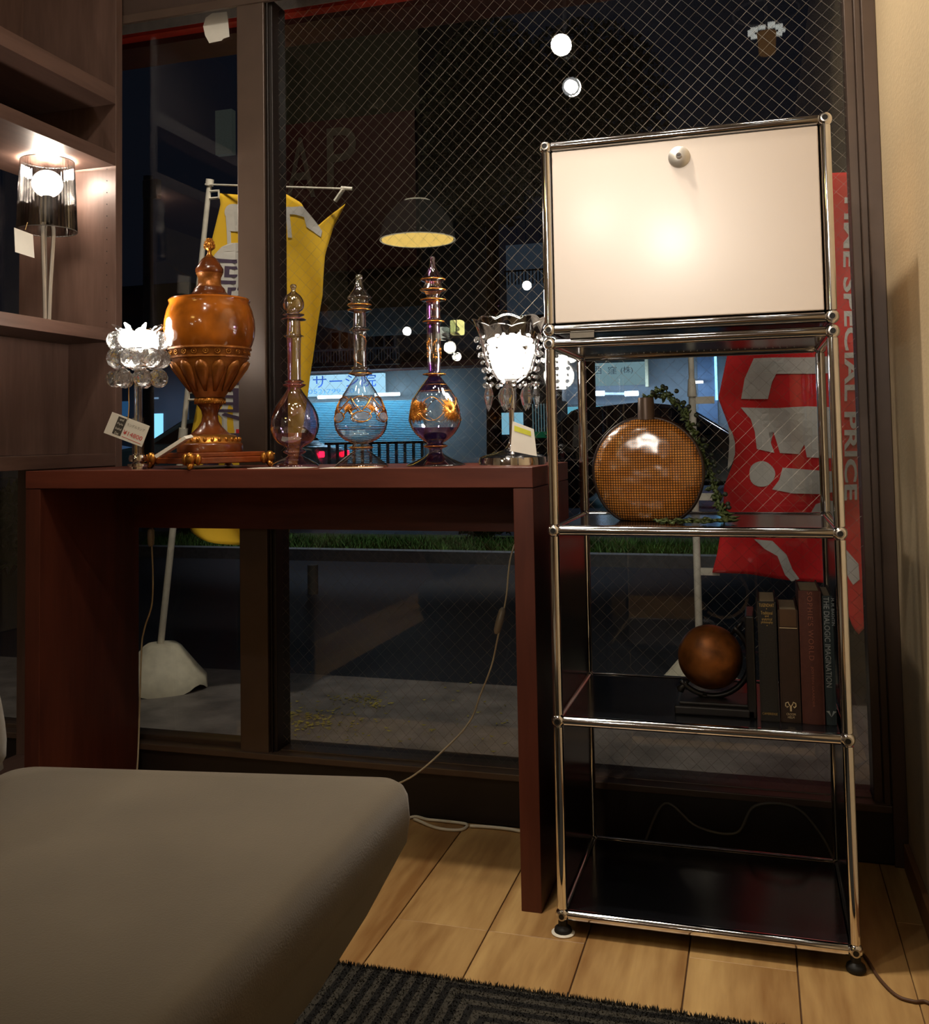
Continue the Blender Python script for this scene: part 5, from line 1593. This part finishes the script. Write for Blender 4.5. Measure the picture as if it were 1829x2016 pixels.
printed('letter', FR, WPR, rb, [[(1458, 802), (1530, 803), (1590, 800), (1648, 802), (1648, 902), (1588, 900), (1583, 875), (1582, 850), (1566, 850), (1566, 870), (1573, 894), (1536, 892), (1530, 872), (1523, 850), (1511, 850), (1518, 872), (1525, 892), (1490, 884), (1486, 850), (1478, 825)]], lift=.003)
printed('exclamation_dot', FR, WPR, rb, [ell(1500, 933, 25.5, 25, 30, .04, 2)], lift=.003)
printed('exclamation_bar', FR, WPR, rb, [[(1541, 921), (1637, 927), (1644, 950), (1640, 968), (1613, 972), (1560, 971), (1520, 963), (1534, 945)]], lift=.003)
printed('letter', FR, WPR, rb, [[(1594, 1014), (1606, 992), (1630, 984), (1650, 988), (1655, 1030), (1640, 1040), (1634, 1010), (1612, 1012)], [(1484, 1060), (1520, 1062), (1548, 1090), (1560, 1120), (1574, 1140), (1558, 1144), (1545, 1130), (1530, 1092), (1505, 1078)], [(1640, 1070), (1660, 1075), (1690, 1110), (1692, 1140), (1680, 1152), (1672, 1140), (1668, 1110)]], lift=.003)
printed('crescent', FR, WPR, rb, [[(1434, 838), (1442, 852), (1447, 870), (1447, 895), (1440, 915), (1432, 925), (1434, 900), (1436, 870)]], lift=.003)
printed('small_lettering', FR, WPR, rb, texts=[('TIME SPECIAL PRICE', 1675, 680, 27, 610, 1)], lift=.004, step=20, bold=.028)
G().tube([(rp_.x, RB_Y, RZ + .12), (rp_.x, RB_Y, 1.06)], .0145, 12).build('pole', WPOLE, rb, smooth=True)
G().tube([(rp_.x, RB_Y, 1.06), (rp_.x, RB_Y, 1.13)], .019, 12, rs=[.019, .014]).build('pole_joint', WPOLE, rb, smooth=True)
rtz = at(1550, 345, RB_Y).z
G().tube([(rp_.x, RB_Y, 1.09), (rp_.x, RB_Y, rtz + .07)], .0115, 12).build('pole', WPOLE, rb, smooth=True)
G().tube([at(1372, 336, RB_Y - .015), at(1712, 346, RB_Y - .015)], .005, 8).build('crossbar', WPOLE, rb, smooth=True)
for y in (788, 978, 1125, 600):
    a = at(1380, y, RB_Y)
    G().box(rp_.x, rp_.x + .085, RB_Y - .005, RB_Y + .005, a.z - .014, a.z + .014).build('cloth_loop', WPOLE, rb)
weighted_foot(rb, rp_.x, RB_Y, RZ, .15, .15)

# ---- street furniture
pp = at(617, 1245, 4.2)
single(G().lathe([(.0001, GZ - .045), (.035, GZ - .045), (.035, at(617, 1112, 4.2).z), (.0001, at(617, 1112, 4.2).z)], (pp.x, 4.2), 12), 'bollard', mat('grey_post', (92, 92, 90), .6), 'thin grey post standing on the forecourt outside', 'post', smooth=True)
# shrub by the verge
def shrub(c, rx, ry, rzz, n, name, label, m, leaf=.05, stem=True, seed=0, cat='shrub'):
    r_ = np.random.default_rng(seed)
    t = thing(name, (c[0], c[1], c[2]), label, cat)
    P = r_.normal(0, 1, (n, 3)); P /= np.linalg.norm(P, axis=1)[:, None]; P *= (r_.random(n) ** .45)[:, None]
    P = P * np.array([rx, ry, rzz]) + np.array([0, 0, rzz + .05])
    A = r_.normal(0, leaf, (n, 2, 3))
    V = np.stack([P - A[:, 0] * .5, P + A[:, 0] * .5, P + A[:, 1]], 1).reshape(-1, 3)
    me = bpy.data.meshes.new('foliage'); me.from_pydata(V.tolist(), [], np.arange(n * 3).reshape(-1, 3).tolist()); me.materials.append(m)
    o = bpy.data.objects.new('foliage', me); COL.objects.link(o); o.parent = t; o['kind'] = 'stuff'
    if stem:
        for k in range(4):
            a = k * 1.6
            G().tube([(c[0] + .03 * math.cos(a), c[1] + .03 * math.sin(a), c[2]), (c[0] + rx * .4 * math.cos(a), c[1] + ry * .4 * math.sin(a), c[2] + rzz * 1.2)], .02, 5).build('stem', mat('bark', (60, 48, 36), .9), t)
    return t
FOL = mat('night_foliage', (54, 74, 34), .7, 0, var=.5, scale=4)
c = at(955, 1095, 6.95)
shrub((c.x, 6.95, GZ + .03), .40, .22, .26, 3500, 'roadside_shrub', 'leafy low shrub at the roadside seen under the right end of the table', FOL, .05, seed=3)
c = at(15, 1020, 4.6)
shrub((c.x, 4.6, GZ - .045), .6, .5, .32, 3500, 'roadside_shrub', 'dark leafy shrub seen at the far left below the bookcase', FOL, .05, seed=4)
for i, (px, lb) in enumerate(((515, 'dark bushy hedge plant beyond the yellow banner foot'), (375, 'low dark hedge plant left of the yellow banner foot'))):
    c = at(px, 1075, 7.1); shrub((c.x, 7.1, GZ + .03), .30, .25, .16, 1600, 'hedge_plant', lb, FOL, .05, seed=10 + i)

# ---- opposite shop with lit sign and shutter
BY = 21.0
def P(x, y, Y=BY): return at(x, y, Y)
DULL = mat('dim_plaster', (96, 100, 104), .8, 0, var=.2, scale=1)
DARKF = mat('dark_facade', (44, 40, 40), .8, 0, var=.2, scale=1)
shop = thing('shop_building', (P(760, 900).x, BY + 2, GZ - .03), 'two-storey shop across the street with lit blue sign and roller shutter', 'building')
xa, xb = P(590, 700).x, P(1000, 700).x
zg = GZ - .03
zt1 = P(700, 735).z; zt2 = P(700, 560).z
G().box(xa - 1.0, xb, BY + .05, BY + 5, zg, zt2).build('walls', DULL, shop)
G().box(xa - 1.0, xb + .3, BY - .8, BY + .04, P(700, 733).z, P(700, 722).z).build('awning_edge', mat('brown_awning', (90, 40, 30), .6), shop)
SIGNB = emitter('sign_face', (176, 226, 255), 1.15)
sx0, sx1 = P(600, 760).x, P(762, 760).x
sz0, sz1 = P(690, 779).z, P(690, 738).z
sg = G().box(sx0 - .6, sx1, BY - .25, BY - .1, sz0, sz1).build('sign', SIGNB, shop, label='lit pale blue sign with blue lettering')
BLUEINK = mat('blue_ink', (30, 90, 190), .6)
g = G(); ya_, yb_ = P(650, 739).z, P(650, 765).z
cx0, cx1 = P(597, 750).x, P(748, 750).x
add_text(g, 'ッサージ院', 1, lambda u, v: ((cx0 + cx1) / 2 + u, BY - .26, (ya_ + yb_) / 2 + v), fit=(cx1 - cx0, (ya_ - yb_)))
g.build('sign_text', BLUEINK, sg)
g = G(); ya_, yb_ = P(650, 767).z, P(650, 778).z; cx0, cx1 = P(610, 750).x, P(705, 750).x
add_text(g, '(052)799-20', 1, lambda u, v: ((cx0 + cx1) / 2 + u, BY - .26, (ya_ + yb_) / 2 + v), fit=(cx1 - cx0, (ya_ - yb_)))
g.build('sign_text', mat('blue_grey_ink', (60, 120, 170), .6), sg)
TUBE = emitter('fluorescent_tube', (210, 236, 255), 9)
for xa_, xb_, yy in ((636, 682, 783), (747, 795, 778)):
    a, b = P(xa_, yy), P(xb_, yy)
    G().tube([(a.x, BY - .3, a.z), (b.x, BY - .3, a.z)], .04, 8).build('tube_light', TUBE, shop)
ax = (P(636, 783).x + P(795, 783).x) / 2
area('sign_wash', (ax, BY - 1.0, P(700, 775).z), (ax, BY, 1.2), 85, 4.5, .3, (.55, .82, 1.0))
SHUT = mat('roller_shutter', (120, 176, 196), .5, .2, var=.06)
hs0, hs1 = P(612, 800).x, P(835, 800).x
ztop = P(720, 790).z; n_ = 46; g = G()
for k in range(n_):
    z0_ = zg + (ztop - zg) * k / n_; z1_ = zg + (ztop - zg) * (k + 1) / n_
    g.add([(hs0, BY - .02, z0_), (hs1, BY - .02, z0_), (hs1, BY - .06, (z0_ + z1_) / 2), (hs0, BY - .06, (z0_ + z1_) / 2), (hs1, BY - .02, z1_), (hs0, BY - .02, z1_)], [(0, 1, 2, 3), (3, 2, 4, 5)])
g.build('roller_shutter', SHUT, shop, kind='stuff')
for a_, b_, c_, d_ in ((652, 690, 650, 720), (737, 780, 648, 718)):
    p0, p1 = P(a_, d_), P(b_, c_)
    w = G().box(p0.x, p1.x, BY - .05, BY + .04, p0.z, p1.z).build('window', mat('window_frame_grey', (130, 134, 138), .5), shop)
    xm = (p0.x + p1.x) / 2
    for s_ in (0, 1):
        G().box((p0.x + .05) if s_ == 0 else xm + .03, xm - .03 if s_ == 0 else p1.x - .05, BY - .07, BY - .051, p0.z + .05, p1.z - .05).build('pane', mat('dark_window', (16, 22, 34), .15), w)
# balcony
p0, p1 = P(600, 722), P(812, 692)
bal = G().box(p0.x, p1.x, BY - 1.0, BY, P(700, 722).z - .05, P(700, 722).z + .05).build('balcony', DARKF, shop)
rl = None
nb = 40
for k in range(nb + 1):
    x = p0.x + (p1.x - p0.x) * k / nb
    if rl is None: rl = G().box(-.012, .012, -.012, .012, 0, p1.z - p0.z).build('baluster', mat('grey_iron', (110, 118, 126), .5), bal, local=True); o = rl
    else: o = rl.copy(); COL.objects.link(o)
    o.location = Vector((x, BY - .97, p0.z)) - ORG[shop.name]
G().box(p0.x, p1.x, BY - 1.0, BY - .94, p1.z, p1.z + .05).build('handrail', MATS['grey_iron'], bal)
# right wing shop front with second tube
# ---- office with the white company sign, right
OY = 19.0
off = thing('office_building', (at(1230, 900, OY).x, OY + 1.5, zg), 'low office across the street with pale company sign and bright shop front', 'building')
def O(x, y): return at(x, y, OY)
xa, xb = O(1040, 800).x, O(1500, 800).x
G().box(xa, xb, OY, OY + 4, zg, O(1200, 600).z).build('walls', mat('office_wall', (92, 100, 108), .8, 0, var=.15, scale=1), off)
p0, p1 = O(1150, 762), O(1273, 714)
sg = G().box(p0.x, p1.x, OY - .35, OY - .2, p0.z, p1.z).build('sign', emitter('dim_sign_face', (150, 186, 196), .55), off)
G().box(p1.x, p1.x + .06, OY - .36, OY - .19, p0.z - .05, p1.z + .05).build('sign_edge', mat('sign_edge_cream', (180, 176, 150), .6), sg)
g = G()
for s_, x_, w_ in (('西', 1182, 15), ('窪', 1210, 17), ('(株)', 1238, 23)):
    a = O(x_, 731); wm = w_ * mpp(a)
    add_text(g, s_, 1, lambda u, v, a=a: (a.x + u, OY - .36, a.z + v), fit=(wm, 15 * mpp(a)))
g.build('sign_text', mat('sign_ink', (30, 40, 46), .6), sg)
for xa_, xb_ in ((1153, 1197), (1236, 1262)):
    a, b = O(xa_, 777), O(xb_, 776); G().tube([(a.x, OY - .5, a.z), (b.x, OY - .5, b.z)], .05, 8).build('tube_light', emitter('fluorescent_tube_blue', (190, 215, 255), 9), off)
a, b = O(1197, 777), O(1236, 777); G().tube([(a.x, OY - .5, a.z), (b.x, OY - .5, b.z)], .03, 8).build('tube_fitting', mat('pale_fitting', (170, 180, 190), .5), off)
p0, p1 = O(1100, 850), O(1262, 793)
sf = G().box(p0.x, p1.x, OY - .06, OY - .01, zg, p1.z).build('shop_front', mat('front_frame', (60, 66, 72), .6), off)
for k in range(3):
    xa_ = p0.x + (p1.x - p0.x) * k / 3; xb_ = p0.x + (p1.x - p0.x) * (k + 1) / 3
    G().box(xa_ + .06, xb_ - .06, OY - .09, OY - .061, zg + .1, p1.z - .05).build('lit_pane', emitter('cyan_lit_pane', (110, 190, 215), .8), sf)
area('office_wash', (O(1200, 770).x, OY - 1.2, O(1200, 770).z), (O(1200, 770).x, OY, 1.0), 90, 5, .3, (.6, .8, 1.0))
p0, p1 = O(1380, 790), O(1420, 700)
G().box(O(1375, 790).x, O(1410, 700).x, OY - .05, OY - .01, zg, p1.z).build('blue_panel', mat('blue_panel', (70, 96, 130), .6), off)
G().box(O(1409, 790).x, O(1411, 700).x, OY - .08, OY - .05, 1.6, p1.z).build('light_strip', emitter('cyan_strip', (130, 210, 255), 3), off)
G().box(O(1366, 790).x, O(1384, 700).x, OY - .3, OY - .2, O(1375, 756).z, O(1375, 751).z).build('lamp_strip', emitter('white_strip', (230, 235, 240), 3), off)
# kiosk behind the right crystal lamp
KY = 15.0
def K(x, y): return at(x, y, KY)
p0, p1 = K(968, 905), K(1096, 770)
kio = thing('vending_kiosk', ((p0.x + p1.x) / 2, KY + .5, zg), 'lit roadside kiosk with upright slats, seen behind the right crystal lamp', 'kiosk')
G().box(p0.x, p1.x, KY, KY + 1, zg, K(1000, 790).z).build('housing', DARKF, kio)
q0, q1 = K(972, 856), K(1030, 812)
G().box(q0.x, q1.x, KY - .05, KY - .001, q0.z, q1.z).build('lit_panel', emitter('kiosk_light', (140, 200, 225), .8), kio)
sl = None
for k in range(7):
    x = K(1050 + k * 5.5, 840).x
    if sl is None: sl = G().box(-.006, .006, -.03, 0, 0, K(1060, 795).z - K(1060, 855).z).build('slat', mat('pale_slat', (150, 170, 176), .5, emit=(120, 160, 170), estr=.3), kio, local=True); o = sl
    else: o = sl.copy(); COL.objects.link(o)
    o.location = Vector((x, KY - .002, K(1060, 855).z)) - ORG[kio.name]
G().box(K(1048, 850).x, K(1095, 850).x, KY - .06, KY - .001, K(1060, 862).z, K(1060, 850).z).build('green_band', mat('green_band', (20, 90, 60), .6, emit=(20, 90, 60), estr=.4), kio)
# left house with lit doorway
LY = 17.0
def Lh(x, y): return at(x, y, LY)
hse = thing('house', (Lh(290, 900).x, LY + 2, zg), 'dark house across the street with a blue lit doorway, left of the urn', 'building')
G().box(Lh(60, 800).x, Lh(372, 800).x, LY, LY + 3, zg, Lh(300, 560).z).build('walls', mat('dark_house_wall', (30, 33, 40), .8), hse)
p0, p1 = Lh(301, 872), Lh(322, 814)
G().box(p0.x, p1.x, LY - .05, LY - .01, zg, p1.z).build('lit_door', emitter('lit_door', (130, 205, 250), 1.6), hse)
p0, p1 = Lh(300, 786), Lh(313, 782); G().box(p0.x, p1.x, LY - .05, LY - .01, p0.z, p1.z).build('window', emitter('small_window', (120, 150, 180), .8), hse)
p0, p1 = Lh(236, 820), Lh(254, 790); G().box(p0.x, p1.x, LY - .05, LY - .01, p0.z, p1.z).build('window', emitter('blue_window', (40, 80, 120), .8), hse)
area('door_wash', (Lh(345, 820).x, LY - 1.0, 1.8), (Lh(345, 820).x, LY, 1.0), 18, 1, .3, (.45, .65, 1.0))
# tall dark building with maroon signboard, upper left
MY = 13.0
def M_(x, y): return at(x, y, MY)
tb = thing('apartment_block', (M_(690, 300).x, MY + 3, zg), 'tall dark building with a faded maroon signboard, behind the hanging lamp reflection', 'building')
G().box(M_(536, 300).x, M_(826, 300).x, MY + .0, MY + 4, P(600, 560).z * .62, M_(600, -220).z).build('walls', mat('olive_plaster', (74, 72, 54), .8, 0, var=.15, scale=1, emit=(74, 72, 54), estr=0), tb)
p0, p1 = M_(548, 545), M_(822, 222)
sg = G().box(p0.x, p1.x, MY - .15, MY - .001, p0.z, p1.z).build('signboard', mat('maroon_board', (90, 30, 26), .6, 0, var=.2, scale=1), tb, label='dim maroon signboard with two pale letters')
g = G()
for s_, x_, y_ in (('A', 600, 335), ('P', 680, 315)):
    a = M_(x_, y_); add_text(g, s_, 1, lambda u, v, a=a: (a.x + u, MY - .16, a.z + v), fit=(62 * mpp(a), 120 * mpp(a)))
g.build('sign_text', mat('faded_letter', (130, 116, 100), .7), sg)
area('street_wash', (M_(690, 400).x, MY - 4, 7.5), (M_(690, 300).x, MY, 4.2), 14, 3, 1, (1, .85, .65))
# narrow pole sign in the left pane
p0, p1 = at(424, 305, 15), at(456, 214, 15)
ps = thing('hanging_sign', ((p0.x + p1.x) / 2, 15.1, zg), 'dim pale vertical sign on a pole high beyond the narrow pane', 'sign')
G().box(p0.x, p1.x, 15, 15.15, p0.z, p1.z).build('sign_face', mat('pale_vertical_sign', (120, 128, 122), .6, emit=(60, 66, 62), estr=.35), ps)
G().tube([(p1.x + .2, 15.2, zg), (p1.x + .2, 15.2, p1.z)], .06, 8).build('post', DARKF, ps)
# utility pole
c = at(292, 700, 8.0)
up_ = thing('utility_pole', (c.x, 8.0, GZ - .045), 'grey concrete utility pole dimly seen beyond the narrow pane', 'pole')
G().lathe([(.0001, GZ - .045), (.07, GZ - .045), (.055, 4.0), (.0001, 4.0)], (c.x, 8.0), 16).build('shaft', mat('concrete_pole', (108, 106, 104), .7, 0, var=.2, scale=6), up_, smooth=True)
a = at(300, 372, 7.9)
G().box(a.x - .10, a.x + .10, 7.85, 7.93, a.z - .12, a.z + .1).build('junction_box', mat('pole_box', (120, 116, 110), .6), up_, bevel=.01)
# dark trees beyond
TREE = mat('night_tree', (42, 48, 28), .8, 0, var=.5, scale=1)
for i, (px, py, Y_, rx, rzz, lb) in enumerate(((960, 250, 12.0, 1.0, 1.6, 'dark leafy tree high beyond the big wired pane'), (1146, 230, 16.0, 1.6, 1.8, 'dark tree beyond the window above the chrome cabinet'))):
    c = at(px, py, Y_)
    t = shrub((c.x, Y_, c.z - rzz), rx, .8, rzz, 14000, 'street_tree', lb, TREE, .05, stem=False, seed=20 + i, cat='tree')
    G().tube([(c.x, Y_, zg), (c.x + .05, Y_, c.z - rzz * .4), (c.x, Y_, c.z)], .10, 8, rs=[.12, .09, .03]).build('trunk', mat('bark', (60, 48, 36), .9), t, smooth='all')
# balcony fence right of the dome (pale lit)
p0, p1 = at(995, 562, 17.5), at(1072, 510, 17.5)
fe = thing('balcony_railing', ((p0.x + p1.x) / 2, 17.5, zg), 'lit balcony with thin iron railing seen left of the cream cabinet door', 'balcony')
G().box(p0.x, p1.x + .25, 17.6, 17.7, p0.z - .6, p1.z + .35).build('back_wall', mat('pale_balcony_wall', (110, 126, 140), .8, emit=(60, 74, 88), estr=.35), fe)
G().box(p0.x, p1.x + .25, 17.46, 17.5, p0.z + .55 * (p1.z - p0.z), p0.z + .60 * (p1.z - p0.z)).build('handrail', DARKF, fe)
sl = None
for k in range(18):
    x = p0.x + (p1.x + .4 - p0.x) * k / 17
    if sl is None: sl = G().box(-.01, .01, -.01, .01, 0, .62 * (p1.z - p0.z)).build('baluster', DARKF, fe, local=True); o = sl
    else: o = sl.copy(); COL.objects.link(o)
    o.location = Vector((x, 17.48, p0.z)) - ORG[fe.name]
G().box(p0.x, p1.x + .25, 17.7, 18.2, zg, p1.z).build('support_wall', DARKF, fe)
# guard rail with posts
GYR = 11.6
x0g, x1g = at(640, 890, GYR).x, at(840, 890, GYR).x
gr_ = thing('guard_rail', ((x0g + x1g) / 2, GYR, zg), 'pale metal guard rail at the roadside behind the glass bottles', 'railing')
zr = at(740, 872, GYR).z
G().box(x0g, x1g, GYR - .02, GYR + .02, zr - .02, zr + .02).build('top_rail', mat('rail_dark', (50, 60, 70), .5, .3), gr_)
sl = None
for k in range(12):
    x = x0g + (x1g - x0g) * (k + .5) / 12
    if sl is None: sl = G().box(-.018, .018, -.018, .018, 0, zr - zg).build('post', mat('rail_pale', (120, 160, 180), .4, .2), gr_, local=True); o = sl
    else: o = sl.copy(); COL.objects.link(o)
    o.location = Vector((x, GYR, zg)) - ORG[gr_.name]

# ---- cars
def car(name, loc, rotz, body_m, label, tail=None, head=None):
    t = thing(name, loc, label, 'car', rotz=rotz)
    prof = [(-2.0, .30), (-2.05, .62), (-1.95, .88), (-1.55, .95), (-1.15, 1.38), (-.2, 1.46), (.45, 1.38), (1.05, .98), (1.85, .84), (2.08, .62), (2.05, .30)]
    def tw(z): return .80 if z < .95 else .80 - (z - .95) * .42
    g = G(); n = len(prof)
    for s_ in (-1, 1): g.v += [(x, s_ * tw(z), z) for x, z in prof]
    g.f += [tuple(range(n)), tuple(reversed(range(n, 2 * n)))] + [(i, (i + 1) % n, n + (i + 1) % n, n + i) for i in range(n)]
    b = g.build('body', body_m, t, local=True, bevel=.06, seg=3, smooth=True)
    gl = mat('car_glass', (14, 18, 24), .05)
    for s_ in (-1, 1):
        G().prism([(-1.35, .98), (-1.08, 1.30), (-.22, 1.38), (.38, 1.31), (.88, .99)], lambda u, v, w, s_=s_: (u, s_ * (tw(v) + .004 + w), v), .01).build('side_window', gl, t, local=True)
    G().add([(-1.57, -.62, 1.0), (-1.57, .62, 1.0), (-1.19, .5, 1.36), (-1.19, -.5, 1.36)], [(0, 1, 2, 3)]).build('rear_window', gl, t, local=True)
    G().add([(1.08, -.62, 1.01), (1.08, .62, 1.01), (.52, .5, 1.37), (.52, -.5, 1.37)], [(0, 1, 2, 3)]).build('windscreen', gl, t, local=True)
    for x in (-1.3, 1.3):
        for s_ in (-1, 1):
            g = G().lathe([(.0001, -.09), (.20, -.09), (.30, -.075), (.31, 0), (.30, .075), (.20, .09), (.0001, .09)], seg=24)
            g.v = [(x + a, s_ * .74 + c_, .31 + b_) for a, b_, c_ in g.v]
            g.build('wheel', BLACK_RUB, t, local=True, smooth=True)
    for s_ in (-1, 1):
        G().box(-2.09, -2.0, s_ * .68 - .035, s_ * .68 + .035, .72, .82).build('tail_light', tail or mat('tail_red', (120, 10, 14), .2), t, local=True, bevel=.02)
        G().box(1.94, 2.08, s_ * .58 - .13, s_ * .58 + .13, .60, .76).build('headlight', head or mat('head_clear', (180, 190, 200), .1), t, local=True, bevel=.02)
    return t
REDL = emitter('tail_lit', (255, 20, 50), 5); HEADL = emitter('head_lit', (190, 220, 255), 12)
c = at(640, 900, 13.6)
car('parked_car', (c.x - 1.95, 13.6, zg), PI + .10, mat('pale_blue_paint', (150, 200, 216), .25, .1, coat=.5), 'pale blue car parked across the street behind the smallest glass bottle', tail=REDL)
c = at(1300, 900, 12.8)
car('dark_car', (c.x, 12.8, zg), .0, mat('black_paint', (18, 22, 28), .15, .2, coat=.7), 'black car across the street seen through the cabinet behind the vase')
c = at(1418, 850, 17.0)
car('blue_car', (c.x + 1.9, 17.0, zg), .1, mat('blue_paint', (22, 48, 92), .2, .3, coat=.6), 'dark blue car with red tail light beside the red banner pole', tail=REDL)
c = at(262, 900, 15.9)
car('silver_car', (c.x - 1.9, 15.9, zg), -.05, mat('silver_paint', (120, 140, 160), .3, .5), 'blue-grey car at the far left beyond the left crystal lamp', head=HEADL)
spot('street_light', (-2.2, 5.6, 7.5), (-2.0, 6.9, 0), 800, 46, .6, .2, (.85, .9, 1.0))  # added overhead to brighten the verge, no lamp post built
spot('street_light', (1.5, 13.0, 8.0), (1.0, 13, 0), 900, 60, .6, .2, (.7, .82, 1.0))  # second added light, over the road and the black car
